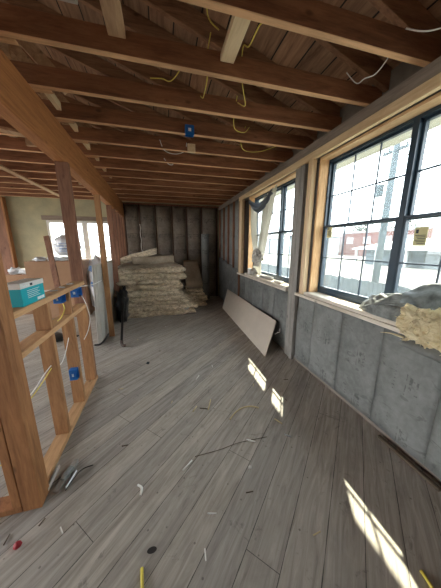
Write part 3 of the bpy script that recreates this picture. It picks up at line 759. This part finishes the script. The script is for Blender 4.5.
# two tilted sheets on the very top
def tilted(name, pts, th, mat, label, seed):
    bm = bmesh.new(); n = 14; G = {}
    A, Bq, Cq, D = [V(p) for p in pts]
    for k in (0, 1):
        for i in range(n + 1):
            for j in range(7):
                u, v = i / n, j / 6
                p = (A * (1 - u) + Bq * u) * (1 - v) + (D * (1 - u) + Cq * u) * v
                p = p + V((0, 0, th * k + noise.noise(p * 5 + V((seed, 0, 0))) * .02)); G[i, j, k] = bm.verts.new(p)
    for i in range(n):
        for j in range(6):
            bm.faces.new([G[a, b_, 0] for a, b_ in ((i, j), (i, j + 1), (i + 1, j + 1), (i + 1, j))]); bm.faces.new([G[a, b_, 1] for a, b_ in ((i, j), (i + 1, j), (i + 1, j + 1), (i, j + 1))])
        for j in (0, 6): bm.faces.new((G[i, j, 0], G[i + 1, j, 0], G[i + 1, j, 1], G[i, j, 1]))
    for j in range(6):
        for i in (0, n): bm.faces.new((G[i, j, 0], G[i, j, 1], G[i, j + 1, 1], G[i, j + 1, 0]))
    return tag(mesh(name, bm, mat, smooth=True), label, 'insulation')
tilted('insulation_piece', [(-.84, 5.05, 1.13), (-.10, 5.12, 1.33), (-.10, 5.6, 1.35), (-.84, 5.5, 1.14)], .12, M['fluff'], 'thin pale batt piece tilted up at the peak of the big pile', 3)
tilted('insulation_piece', [(-.60, 4.97, 1.12), (.26, 5.0, 1.14), (.26, 5.6, 1.16), (-.62, 5.55, 1.12)], .15, M['kraftt'], 'grey brown batt piece with square end near the top right of the big pile', 8)
# tufts that stick out of the big pile
# second pile
for i, L in enumerate([(.66, 1.06, 5.42, 6.25, .0, .12), (.62, 1.08, 5.46, 6.25, .115, .23), (.64, 1.00, 5.50, 6.25, .225, .34), (.63, 1.00, 5.52, 6.25, .335, .45)]):
    b = slab(*L, seed=i + 41, amp=.05, sag=.05)
    tag(mesh('insulation_batt', b, M['fluff'], smooth=True), 'fluffy batt of the small pile right of the big one, %s' % ['lowest, on the floor', 'second up', 'third up', 'under the smooth batt'][i], 'insulation', 'fluffy batts of the small pile')
tilted('insulation_batt', [(.56, 5.50, .47), (.98, 5.50, .46), (.95, 6.2, 1.0), (.56, 6.2, 1.0)], .12, M['kraftt'], 'smooth brown faced batt sloping up on top of the small pile', 12)
# small white tuft triangle in front
b = bmesh.new(); bar(b, (.40, 4.86, .02), (.52, 4.84, .20), .02, .10); 
tag(mesh('paper_scrap', b, M['gyp']), 'pale pointed paper scrap at the front right of the big pile', 'paper')
# pale roll in the corner
t = thing('paper_roll', (1.19, 6.18, 0), 'tall pale grey roll standing in the far right corner', 'roll')
b = bmesh.new(); cyl(b, (1.19, 6.18, 0), (1.19, 6.20, 1.82), .105, 24); mesh('rolled_sheet', b, M['kraft'], t, smooth=False)
b = bmesh.new(); cyl(b, (1.19, 6.20, 1.82), (1.19, 6.20, 1.825), .05, 16); mesh('core', b, M['ink'], t)

# drywall panel leaning on the right wall
bm = bmesh.new()
P = [V((1.31, 2.56, .002)), V((1.385, 5.08, .002)), V((1.585, 5.32, .43)), V((1.565, 2.76, .43))]
nrm = (P[1] - P[0]).cross(P[3] - P[0]).normalized() * .013
if nrm.x < 0: nrm = -nrm
a = [bm.verts.new(p) for p in P]; c = [bm.verts.new(p + nrm) for p in P]
bm.faces.new(a); bm.faces.new(c[::-1])
for i in range(4): bm.faces.new((a[i], c[i], c[(i + 1) % 4], a[(i + 1) % 4]))
tag(mesh('drywall', bm, M['gyp2'], bevel=.002), 'long pale drywall panel leaning on the right wall below the curtained window', 'panel')
wire([(1.60, 2.70, .33), (1.55, 2.62, .31), (1.50, 2.58, .33), (1.47, 2.60, .30)], M['wwire'], 'short white cable end poking out beside the leaning drywall panel', .006)

# ------------------------------------------------------------------ things on the sills
# curtain of window 2: valance swag + tied drop
t = thing('curtain', (1.70, 3.7, 1.05), 'pale curtain gathered and tied in a knot across the far window', 'curtain')
def cloth_strip(f, nu, nv, mat, name, th=.0):
    bm = bmesh.new(); G = [[bm.verts.new(f(i / nu, j / nv)) for i in range(nu + 1)] for j in range(nv + 1)]
    for j in range(nv):
        for i in range(nu): bm.faces.new((G[j][i], G[j][i + 1], G[j + 1][i + 1], G[j + 1][i]))
    if th:
        bmesh.ops.solidify(bm, geom=bm.faces[:], thickness=th)
    return mesh(name, bm, mat, t, smooth=True)
def swag(u, v):   # from the far top corner, sagging, to the near tie point
    y = 4.15 + (3.24 - 4.15) * u
    top = 2.35 - .13 * math.sin(PI * u); w = .16 * (.45 + .55 * math.sin(PI * min(1, u * 1.05)))
    return V((1.665 - .03 * math.sin(v * PI) - .012 * math.sin(v * 14 + u * 3), y, top - w * v))
cloth_strip(swag, 24, 14, M['curtaindark'], 'swag', .004)
def gather(a, b_, mid_y, mid_z, wid, ph, bow, x):
    def f(u, v):
        ya = a[0] + (b_[0] - a[0]) * u; za = a[1] + (b_[1] - a[1]) * u; yb = mid_y + wid * (.5 - u)
        return V((x + .016 * math.sin(u * 24 + ph) * (1 - .4 * v), ya * (1 - v) + yb * v + bow * math.sin(PI * v), za * (1 - v) + mid_z * v))
    return f
cloth_strip(gather((4.15, 2.30), (3.82, 2.12), 3.80, 1.30, .26, 0, .08, 1.69), 18, 24, M['sheer'], 'left_drop', .003)
cloth_strip(gather((3.62, 2.26), (3.13, 2.37), 3.64, 1.32, .30, 1, -.02, 1.675), 22, 24, M['sheer'], 'right_drop', .003)
def veil(u, v):
    ya = 3.90 * (1 - v) + 3.76 * v; yb = 3.36 * (1 - v) + 3.68 * v
    return V((1.70 + .01 * math.sin(u * 18), ya * (1 - u) + yb * u, 2.16 * (1 - v) + 1.35 * v))
b = bmesh.new(); G = [[b.verts.new(veil(i / 16, j / 12)) for i in range(17)] for j in range(13)]
for j in range(12):
    for i in range(16): b.faces.new((G[j][i], G[j][i + 1], G[j + 1][i + 1], G[j + 1][i]))
mesh('thin_lining', b, M['film'], t, smooth=True)
b = bmesh.new(); blob(b, (1.66, 3.72, 1.30), (.06, .16, .13), 4, .3, 3, 2); mesh('knot', b, M['curtain'], t, smooth=True)
def tail(u, v):
    return V((1.675 + .02 * math.sin(u * 20), 3.73 + (u - .5) * (.26 + .20 * v) + .06 * v, 1.22 - .235 * v))
cloth_strip(tail, 16, 8, M['sheer'], 'tail', .003)
b = bmesh.new(); blob(b, (1.66, 3.86, 1.03), (.05, .12, .055), 3, .3, 3, 5); tag(mesh('rag', b, M['curtain'], smooth=True), 'crumpled beige rag on the sill below the knotted curtain', 'rag')
b = bmesh.new(); tube(b, [(1.64, 4.02, .972), (1.64, 4.02, 1.08)], .035, 16, radii=lambda s: .030 + .008 * s)
tag(mesh('cup', b, M['white'], smooth=False), 'white cup at the far end of the curtained window sill', 'cup')
b = bmesh.new(); tube(b, [(1.64, 3.50, 1.00), (1.66, 3.12, 1.00)], .029, 14); tag(mesh('cloth_roll', b, M['curtain'], smooth=True), 'small pale roll lying on the curtained window sill', 'roll')
b = bmesh.new(); bar(b, (1.64, 3.00, .985), (1.66, 2.80, .985), .05, .028)
tag(mesh('wood_scrap', b, M['sill'], bevel=.004), 'small pale wood scrap at the near end of the curtained window sill', 'wood scrap')

# folded grey sheet on near sill
t = thing('folded_sheet', (1.68, 1.20, .97), 'crumpled grey plastic sheet folded on the sill of the large window', 'sheet')
bm = bmesh.new(); nu, nv = 90, 60; G = []
for j in range(nv + 1):
    row = []
    for i in range(nu + 1):
        u, v = i / nu, j / nv
        a = v * PI; yy = 1.50 - .62 * u
        prof = min(1, (u * 3.2)) ** .6 * (1 - .25 * max(0, u - .55)); h = .155 * max(.12, prof); rr = .082 * max(.3, prof)
        ph = v * 30 + 6 * math.sin(u * 3.2) + 2.5 * noise.noise(V((u * 3, v * 2, 1)))
        rid = .013 * abs(math.sin(ph * .5)) ** .5 + .012 * noise.noise(V((u * 9, v * 7, 3)))
        k = min(1, u * 6) * min(1, (1 - abs(2 * v - 1)) * 4 + .3)
        row.append(bm.verts.new((1.668 - math.cos(a) * (rr + rid * k), yy + .02 * math.sin(v * 8) * k, max(.972, .972 + math.sin(a) * (h + rid * 1.6 * k)))))
    G.append(row)
for j in range(nv):
    for i in range(nu): bm.faces.new((G[j][i], G[j][i + 1], G[j + 1][i + 1], G[j + 1][i]))
bm.faces.new([G[j][0] for j in range(nv + 1)]); bm.faces.new([G[j][nu] for j in range(nv, -1, -1)])
mesh('bundle', bm, M['cloth'], t, smooth=True)
bm = bmesh.new()
for k in range(6):
    q = k / 5
    tube(bm, [(1.60 + .03 * q, 1.42 - .03 * k, 1.0 + .02 * k), (1.59 + .03 * q, 1.30 - .02 * k, 1.06 + .018 * k), (1.61 + .02 * q, 1.16, 1.09 + .014 * k), (1.64, 1.02, 1.10 + .010 * k)], .010, 6)
mesh('fold_ridge', bm, M['cloth'], t, smooth=True)
# batt with torn yellow edge on near sill
t = thing('torn_batt', (1.62, .90, .97), 'torn insulation batt with yellow fluff hanging over the large window sill', 'insulation')
bm = bmesh.new()
for k, (y, z, ry, rz) in enumerate(((.98, 1.03, .10, .085), (.93, .95, .11, .08), (.84, 1.02, .14, .12), (.70, 1.0, .17, .13), (.52, 1.0, .17, .13))):
    blob(bm, (1.575, y, z), (.075, ry, rz), 5, .30, 2.2, 4 + k * 3)
for v in bm.verts: v.co += noise.noise_vector(v.co * 30) * .014 + noise.noise_vector(v.co * 75) * .007
mesh('yellow_fluff', bm, M['yfluff'], t, smooth=True)
bm = bmesh.new(); rnd = random.Random(4)
for k in range(90):
    c = V((1.535 + rnd.uniform(-.03, .03), .92 + rnd.uniform(-.20, .14), .99 + rnd.uniform(-.12, .10)))
    d = V((rnd.uniform(-1, .2), rnd.uniform(-.4, 1), rnd.uniform(-.9, .4))).normalized() * rnd.uniform(.02, .045)
    tube(bm, [c, c + d * .5 + V((0, rnd.uniform(-.01, .01), rnd.uniform(-.01, .01))), c + d], .003, 4, 3, radii=lambda s: .0035 * (1 - s) + .0006)
tube(bm, [(1.54, 1.03, .90), (1.54, 1.12, .895), (1.54, 1.19, .875)], .004, 5, 4, radii=lambda s: .009 * (1 - s) + .001)
mesh('loose_fibres', bm, M['yfluff'], t, smooth=True)
bm = bmesh.new(); n = 20; G = {}
for i in range(n + 1):
    for j in range(n + 1):
        u, v = i / n, j / n      # u along the sill towards the camera, v up and back to the glass
        y = 1.07 - .62 * u + .10 * v * (1 - u); z = 1.13 + .05 * u + (.06 + .22 * min(1, u * 1.6)) * v + .012 * math.sin(u * 22 + v * 6)
        G[i, j] = bm.verts.new((1.50 + .235 * v + .01 * math.sin(v * 14 + u * 5), y, z + .03 * math.sin(PI * v)))
for i in range(n):
    for j in range(n): bm.faces.new((G[i, j], G[i + 1, j], G[i + 1, j + 1], G[i, j + 1]))
bmesh.ops.solidify(bm, geom=bm.faces[:], thickness=.005)
mesh('paper_facing', bm, M['cloth'], t, smooth=True)
b = slab(1.50, 1.66, .35, .98, .84, .93, 77, .02, .02)
tag(mesh('insulation_batt', b, M['kraft'], smooth=True), 'grey batt flap hanging out below the torn yellow fluff', 'insulation')

# ------------------------------------------------------------------ left room
t = thing('cardboard_crate', (-2.1, 5.5, 0), 'large brown cardboard crate in the left room', 'crate')
mesh('carton', B((-2.62, -1.60, 5.2, 5.95, 0, 1.20)), M['card'], t, bevel=.006)
b = bmesh.new(); bar(b, (-2.60, 5.19, .6), (-1.62, 5.19, .6), .006, .04); mesh('tape', b, M['gyp'], t)
for i, (x, y, r, s) in enumerate(((-2.42, 5.38, .10, 'left end of the crate'), (-2.18, 5.36, .10, 'middle of the crate'), (-1.98, 5.40, .13, 'crate below the white sack'))):
    b = bmesh.new(); blob(b, (x, y, 1.235), (r, r * .9, .045), 3, .3, 2.5, i + 60)
    tag(mesh('plastic_scrap', b, M['bag'], smooth=True), 'crumpled pale plastic on top of the ' + s, 'plastic scrap', 'plastic scraps on the crate')
t = thing('white_sack', (-1.98, 5.62, 1.27), 'white sack with faint print lying on the brown crate', 'sack')
b = bmesh.new(); blob(b, (-1.97, 5.62, 1.50), (.25, .20, .23), 4, .10, 2.2, 9); mesh('sack_body', b, M['bag'], t, smooth=True)
b = bmesh.new()
for i, (x, z, w, h) in enumerate(((-2.04, 1.49, .12, .018), (-1.90, 1.49, .07, .018), (-2.02, 1.43, .07, .022), (-1.93, 1.43, .09, .022), (-1.98, 1.39, .15, .012), (-1.98, 1.55, .16, .012))):
    box(b, x - w / 2, x + w / 2, 5.40, 5.43, z, z + h)
mesh('print', b, M['bagblue'], t)
t = thing('insulation_bag', (-1.38, 5.4, 0), 'clear plastic bag with blue print standing right of the crate', 'bag')
b = bmesh.new(); blob(b, (-1.40, 5.45, .62), (.20, .22, .64), 4, .12, 2.2, 19); mesh('bag_body', b, M['bag'], t, smooth=True)
b = bmesh.new()
for i, (x, z, r) in enumerate(((-1.46, 1.02, .05), (-1.38, .86, .06), (-1.46, .70, .05), (-1.36, .56, .05), (-1.34, 1.06, .035))):
    blob(b, (x, 5.25, z), (r, .015, r * 1.2), 2, .3, 3, i)
mesh('print', b, M['bagblue'], t)
b = bmesh.new(); bar(b, (-1.72, 4.35, 0.02), (-2.06, 4.95, 1.68), .09, .038, (0, 1, 0))
tag(mesh('leaning_board', b, M['redstud'], bevel=.003), 'reddish board leaning on the brown crate in the left room', 'board')
one('wall_stud', M['redstud'], 'lone dark red stud against the plaster wall at the far left', 'stud', (-3.62, -3.42, 6.36, 6.46, 0, 2.58))
one('wall_stud', M['post'], 'narrow paler strip for the lit edge of the lone dark red stud', 'stud', (-3.415, -3.375, 6.34, 6.46, 0, 2.58))  # added paler piece: the lit edge of the dark red stud, put in colour
for i, (x, y, r) in enumerate(((-3.15, 5.9, .12), (-2.92, 5.85, .11))):
    b = bmesh.new(); blob(b, (x, y, .95), (r, r, .08), 3, .3, 2.5, i + 70)
    tag(mesh('plastic_scrap', b, M['bag'], smooth=True), 'pale crumpled plastic in the left room, %s' % ['nearest to the red stud', 'closer to the brown crate'][i], 'plastic scrap')
one('low_crate', M['card'], 'low dark crate under crumpled plastic beside the red stud', 'crate', (-3.30, -2.75, 5.7, 6.1, 0, .89))
b = bmesh.new(); blob(b, (-1.75, 3.95, .045), (.26, .14, .045), 3, .3, 3, 33)
tag(mesh('plastic_heap', b, M['black'], smooth=True), 'flat black plastic heap on the floor of the left room', 'plastic sheet')

# ------------------------------------------------------------------ floor debris
def stick(pts, mat, label, r, name='straw', cat='straw', group=None):
    b = bmesh.new(); tube(b, pts, r, 6); return tag(mesh(name, b, mat, smooth=True), label, cat, group)
stick([(-.170, .819, .008), (-.158, .70, .008)], M['ywire'], 'yellow stick on the floor at the bottom edge of the photo', .007, 'stick', 'stick')
stick([(.506, 1.593, .006), (.57, 1.65, .012), (.66, 1.69, .016), (.75, 1.69, .012), (.81, 1.66, .006)], M['straw'], 'curved tan strip on the floor left of the sunlight patches', .0065, 'strip', 'strip')
stick([(.131, 1.298, .006), (.062, 1.242, .006)], M['wwire'], 'white sliver at the left end of the dark twig', .006, 'sliver', 'sliver')
stick([(.156, 1.323, .005), (.35, 1.33, .006), (.50, 1.35, .006), (.74, 1.345, .005)], M['twig'], 'long thin dark twig across the middle of the floor', .002, 'twig', 'twig')
stick([(.57, 1.36, .007), (.63, 1.325, .007)], M['wwire'], 'pale screw lying on the dark twig', .006, 'screw', 'screw')
stick([(.885, 1.33, .007), (.925, 1.295, .007)], M['metal'], 'dark screw right of the long twig', .006, 'screw', 'screw')
stick([(.89, 1.50, .006), (.925, 1.435, .006)], M['straw'], 'short tan splinter just below the middle sunlight patch', .005, 'splinter', 'splinter')
stick([(.247, 1.83, .006), (.203, 1.772, .006)], M['straw'], 'tan splinter left of the curved strip, leftmost of three', .0055, 'splinter', 'splinter')
stick([(.396, 1.89, .006), (.345, 1.76, .006)], M['straw'], 'tan splinter left of the curved strip, rightmost of three', .0055, 'splinter', 'splinter')
stick([(.27, 1.80, .006), (.34, 1.77, .006)], M['twig'], 'dark splinter left of the curved strip, middle of three', .004, 'splinter', 'splinter')
stick([(.305, 2.262, .006), (.351, 2.332, .006)], M['wwire'], 'white splinter on the floor towards the insulation pile', .006, 'splinter', 'splinter')
stick([(1.10, .475, .008), (1.085, .40, .008)], M['ywire'], 'yellow stick lying in the nearest sunlight patch', .008, 'stick', 'stick')
stick([(-.225, 1.22, .006), (-.20, 1.19, .012), (-.205, 1.15, .006)], M['wwire'], 'curled white paper scrap left of centre on the floor', .007, 'paper_scrap', 'paper')
b = bmesh.new(); blob(b, (-.788, 1.063, .014), (.017, .017, .014), 3, .15, 3, 2); tag(mesh('wire_nut', b, M['red'], smooth=True), 'small red wire nut on the floor at the lower left', 'wire nut')
b = bmesh.new(); blob(b, (.512, 1.145, .009), (.012, .010, .009), 2, .3, 3, 2); tag(mesh('pebble', b, M['wwire'], smooth=True), 'small white crumb below the dark twig', 'crumb')
b = bmesh.new(); blob(b, (-.246, 2.77, .014), (.022, .018, .014), 2, .3, 3, 4); tag(mesh('pebble', b, M['ink'], smooth=True), 'small black lump on the floor before the insulation pile', 'lump')
rnd = random.Random(12)
sc = [(.13, .79), (-.72, 1.15), (-.86, 1.11), (-.60, 1.08), (-.35, 1.55), (.02, 1.95), (-.5, 2.3), (.55, 2.5), (.9, 2.0), (.2, .95), (1.12, 1.7), (-.1, 3.1), (.4, 3.4), (-.45, 3.6), (.8, 3.1), (.0, 4.1), (.5, 4.4), (.72, .72), (.45, 1.0), (1.3, 2.0)]
wh = ['lower middle', 'left of the red wire nut', 'far left below the corner post', 'right of the corner post scraps', 'right of the low partition', 'centre, above the dark twig', 'near the tall brown post', 'centre, before the leaning panel', 'left of the far sunlight patch', 'right of the yellow stick',
      'right of the sunlight patches', 'middle distance, centre', 'middle distance, right', 'in front of the black pipe', 'left of the leaning panel', 'just before the big pile', 'before the small pile', 'right of bottom centre', 'below the long twig', 'along the right wall']
for i, ((x, y), s) in enumerate(zip(sc, wh)):
    a = rnd.uniform(0, PI); l = rnd.uniform(.012, .028)
    stick([(x - l * math.cos(a), y - l * math.sin(a), .005), (x + l * math.cos(a), y + l * math.sin(a), .005)], rnd.choice([M['straw'], M['twig'], M['wwire']]), 'tiny bit of wood litter on the floor, ' + s, .0035, 'splinter', 'splinter', 'wood litter on the floor')
# scraps by the corner post
for i, (p, q, w, h, m, s) in enumerate((((-.765, 1.27, .02), (-.752, 1.47, .03), .010, .025, 'gyp', 'pale strip leaning on the bottom plate beside the corner post'),
        ((-.715, 1.30, .012), (-.655, 1.50, .02), .035, .02, 'grayw', 'flat grey strip lying beside the bottom plate near the corner post'),
        ((-.70, 1.36, .02), (-.665, 1.44, .03), .035, .028, 'cloth', 'crumpled dark piece among the scraps beside the corner post'),
        ((-.665, 1.31, .01), (-.635, 1.42, .012), .012, .014, 'metal', 'thin metal strip rightmost of the scraps beside the corner post'))):
    b = bmesh.new(); bar(b, p, q, w, h); tag(mesh('scrap', b, M[m], bevel=.004), s, 'scrap')
stick([(-.66, 1.30, .006), (-.63, 1.36, .02), (-.60, 1.42, .012), (-.54, 1.44, .006)], M['black'], 'thin black wire curling out of the scraps beside the corner post', .003, 'wire', 'wire')
b = bmesh.new(); bar(b, (1.605, 1.12, .012), (1.60, .70, .012), .03, .022)
tag(mesh('wood_scrap', b, M['twig'], bevel=.004), 'dark thin batten on the floor along the right wall', 'batten')

# ------------------------------------------------------------------ outdoors
GZ = -.45
M['ground'] = plain('sandy_ground', (.20, .185, .155), .9, scale=.6, col2=(.12, .12, .11))
struct('ground', B((-60, 120, -40, 130, GZ - .2, GZ)), M['ground'])
M['fence'] = plain('grey_fence', (.075, .09, .098), .7, nz=.3, scale=7)
M['roofw'] = plain('white_roof', (.36, .37, .37), .5)
M['shedw'] = plain('shed_wall', (.08, .105, .125), .7, nz=.3, scale=1)
M['brick'] = plain('brick_red', (.17, .085, .075), .8, scale=3, col2=(.12, .06, .055))
M['pole'] = plain('pole_wood', (.08, .10, .11), .9, nz=.3)
M['leaf'] = plain('foliage', (.06, .08, .045), .8, scale=2, bmp=.5, col2=(.03, .045, .025))
M['house'] = plain('pale_siding', (.28, .30, .31), .7)
t = thing('board_fence', (6.0, 9, GZ), 'grey upright board fence just outside the right windows', 'fence')
b = bmesh.new()
for k in range(170):
    y = 2.0 + k * .14; z = .46 + .02 * math.sin(k * 1.7)
    box(b, 6.0, 6.02, y, y + .128, GZ, z)
mesh('boards', b, M['fence'], t)
mesh('rail', B((6.02, 6.06, 2, 25.8, -.2, -.12), (6.02, 6.06, 2, 25.8, .25, .33)), M['fence'], t)
t = thing('utility_pole', (9.2, 7.7, GZ), 'utility pole standing beyond the fence', 'utility pole')
b = bmesh.new(); tube(b, [(9.2, 7.72, GZ), (9.2, 7.66, 5.7)], .13, 12, radii=lambda s: .15 - .03 * s); mesh('pole', b, M['pole'], t, smooth=True)
b = bmesh.new(); cyl(b, (9.05, 8.0, 3.55), (9.05, 8.0, 4.0), .14, 14); mesh('transformer', b, M['pole'], t)
b = bmesh.new(); bar(b, (9.2, 7.2, 5.2), (9.2, 8.2, 5.2), .09, .09)
for y in (7.25, 7.45, 7.95, 8.15): cyl(b, (9.2, y, 5.22), (9.2, y, 5.36), .03, 8)
mesh('crossarm', b, M['pole'], t)
b = bmesh.new(); tube(b, [(9.2, 7.3, 5.0), (9.0, 7.0, 4.8), (8.9, 6.8, 4.9)], .02, 6); mesh('bracket', b, M['pole'], t)
t = thing('shed', (24, 16, GZ), 'low grey shed with a white roof beyond the fence', 'shed')
mesh('wall', B((22.5, 28, 10, 20.5, GZ, 1.15)), M['shedw'], t)
b = bmesh.new()
vs = [b.verts.new(p) for p in ((21.5, 9, 1.10), (21.5, 21.5, 1.10), (29, 21.5, 2.2), (29, 9, 2.2), (21.5, 9, 1.22), (21.5, 21.5, 1.22), (29, 21.5, 2.32), (29, 9, 2.32))]
for f in ((3, 2, 1, 0), (4, 5, 6, 7), (0, 1, 5, 4), (1, 2, 6, 5), (2, 3, 7, 6), (3, 0, 4, 7)): b.faces.new([vs[i] for i in f])
mesh('roof', b, M['roofw'], t)
mesh('post', B(*[(21.7, 21.9, y, y + .2, GZ, 1.1) for y in (9.5, 12.5, 15.5, 18.5, 21)]), M['roofw'], t)
mesh('opening', B((22.46, 22.5, 11, 13, GZ, .7), (22.46, 22.5, 14.5, 17.5, GZ, .8)), M['ink'], t)
t = thing('brick_building', (40, 30, GZ), 'long red brick building behind the shed', 'building')
mesh('wall', B((38, 50, 12, 42, GZ, 4.0)), M['brick'], t); mesh('parapet', B((37.9, 50.1, 11.9, 42.1, 4.0, 4.35)), M['house'], t)
for k in range(7): mesh('window', B((37.95, 38, 14 + k * 4, 15.6 + k * 4, 1.9, 3.2)), M['roofw'], t)
def house(x, y, w, d, h, rh, label):
    t = thing('house', (x, y, GZ), label, 'house')
    mesh('wall', B((x - w / 2, x + w / 2, y - d / 2, y + d / 2, GZ, h)), M['house'], t)
    b = bmesh.new(); a = [b.verts.new((x - w / 2 - .3, y + s * (d / 2 + .3), h)) for s in (-1, 1)] + [b.verts.new((x + w / 2 + .3, y + s * (d / 2 + .3), h)) for s in (1, -1)]
    r = [b.verts.new((x - w / 2 - .3, y, h + rh)), b.verts.new((x + w / 2 + .3, y, h + rh))]
    b.faces.new(a); b.faces.new((a[0], a[1], r[0])); b.faces.new((a[2], a[3], r[1])); b.faces.new((a[1], a[2], r[1], r[0])); b.faces.new((a[3], a[0], r[0], r[1]))
    mesh('roof', b, M['shedw'], t)
    mesh('window', B(*[(x - w / 2 - .03, x - w / 2, y - d * .3 + k * d * .25, y - d * .3 + k * d * .25 + .9, .9, 2.1) for k in range(3)]), M['ink'], t)
house(33, 44, 7, 8, 3.4, 1.6, 'white gabled house far beyond the fence, left of the brick building')
house(30, 62, 8, 9, 3.4, 1.8, 'pale house farthest away, seen through the curtained window')
def tree(x, y, h, r, label, seed):
    t = thing('tree', (x, y, GZ), label, 'tree', 'trees beyond the brick building')
    b = bmesh.new(); tube(b, [(x, y, GZ), (x + .1, y, h * .5), (x, y + .1, h * .8)], .2, 8, radii=lambda s: .25 - .15 * s)
    for k in range(4):
        a = k * 1.7; tube(b, [(x, y, h * .5), (x + r * .5 * math.cos(a), y + r * .5 * math.sin(a), h * .85)], .08, 6)
    mesh('trunk', b, M['twig'], t, smooth=True)
    b = bmesh.new(); rr = random.Random(seed)
    for k in range(1300):
        d = V((rr.gauss(0, 1), rr.gauss(0, 1), rr.gauss(0, 1))).normalized(); q = rr.random() ** .4
        n = 1 + .35 * noise.noise(d * 2.2 + V((seed, 0, 0)))
        c = V((x, y, h * .82)) + V((d.x * r, d.y * r, d.z * r * .62)) * q * n
        u = V((rr.gauss(0, 1), rr.gauss(0, 1), rr.gauss(0, 1))).normalized(); w = u.cross(d + V((.1, .2, .3))).normalized(); s = rr.uniform(.12, .26)
        b.faces.new([b.verts.new(c + u * s), b.verts.new(c + w * s * .6), b.verts.new(c - u * s), b.verts.new(c - w * s * .6)])
    o = mesh('crown', b, M['leaf'], t); return t
tree(54, 52, 7.5, 4.0, 'rounded tree left of the utility pole, beyond the houses', 1)
tree(54, 40, 6.5, 3.5, 'tree above the left part of the brick building', 2)
tree(56, 26, 7.0, 4.5, 'broad tree behind the brick building at the right edge of the window', 3)
tree(40, 72, 6.5, 3.6, 'tree seen through the curtained window', 4)

# ------------------------------------------------------------------ light, camera, colour
w = bpy.data.worlds.new('sky'); S.world = w; w.use_nodes = True; nt = w.node_tree
bg = nt.nodes['Background']; bg.inputs[0].default_value = (.97, .98, 1.0, 1); bg.inputs[1].default_value = 3.2
sun = bpy.data.lights.new('sun', 'SUN'); sun.energy = 7; sun.angle = math.radians(.6); sun.color = (1, .87, .66)
so = bpy.data.objects.new('sun', sun); COL.objects.link(so)
so.rotation_euler = V((-.53, -.88, -1.0)).to_track_quat('-Z', 'Y').to_euler(); so.location = (8, 14, 16)

cam = bpy.data.cameras.new('camera'); co = bpy.data.objects.new('camera', cam); COL.objects.link(co)
R = [[0.9670891, 0.05400345, -0.24864089], [-0.25443794, 0.20526086, -0.94505519], [0, 0.97721625, 0.21224606]]
mw = Matrix([R[0] + [0], R[1] + [0], R[2] + [1.5], [0, 0, 0, 1]])
co.matrix_world = mw
cam.sensor_fit = 'VERTICAL'; cam.sensor_height = 36; cam.sensor_width = 27; cam.lens = 221 / 588 * 36
cam.clip_start = .02; cam.clip_end = 400
S.camera = co
S.view_settings.view_transform = 'Standard'; S.view_settings.look = 'None'; S.view_settings.gamma = 1
S.view_settings.use_curve_mapping = False; S.view_settings.exposure = 1.55
for o in COL.objects:
    if '_l' in o: del o['_l']
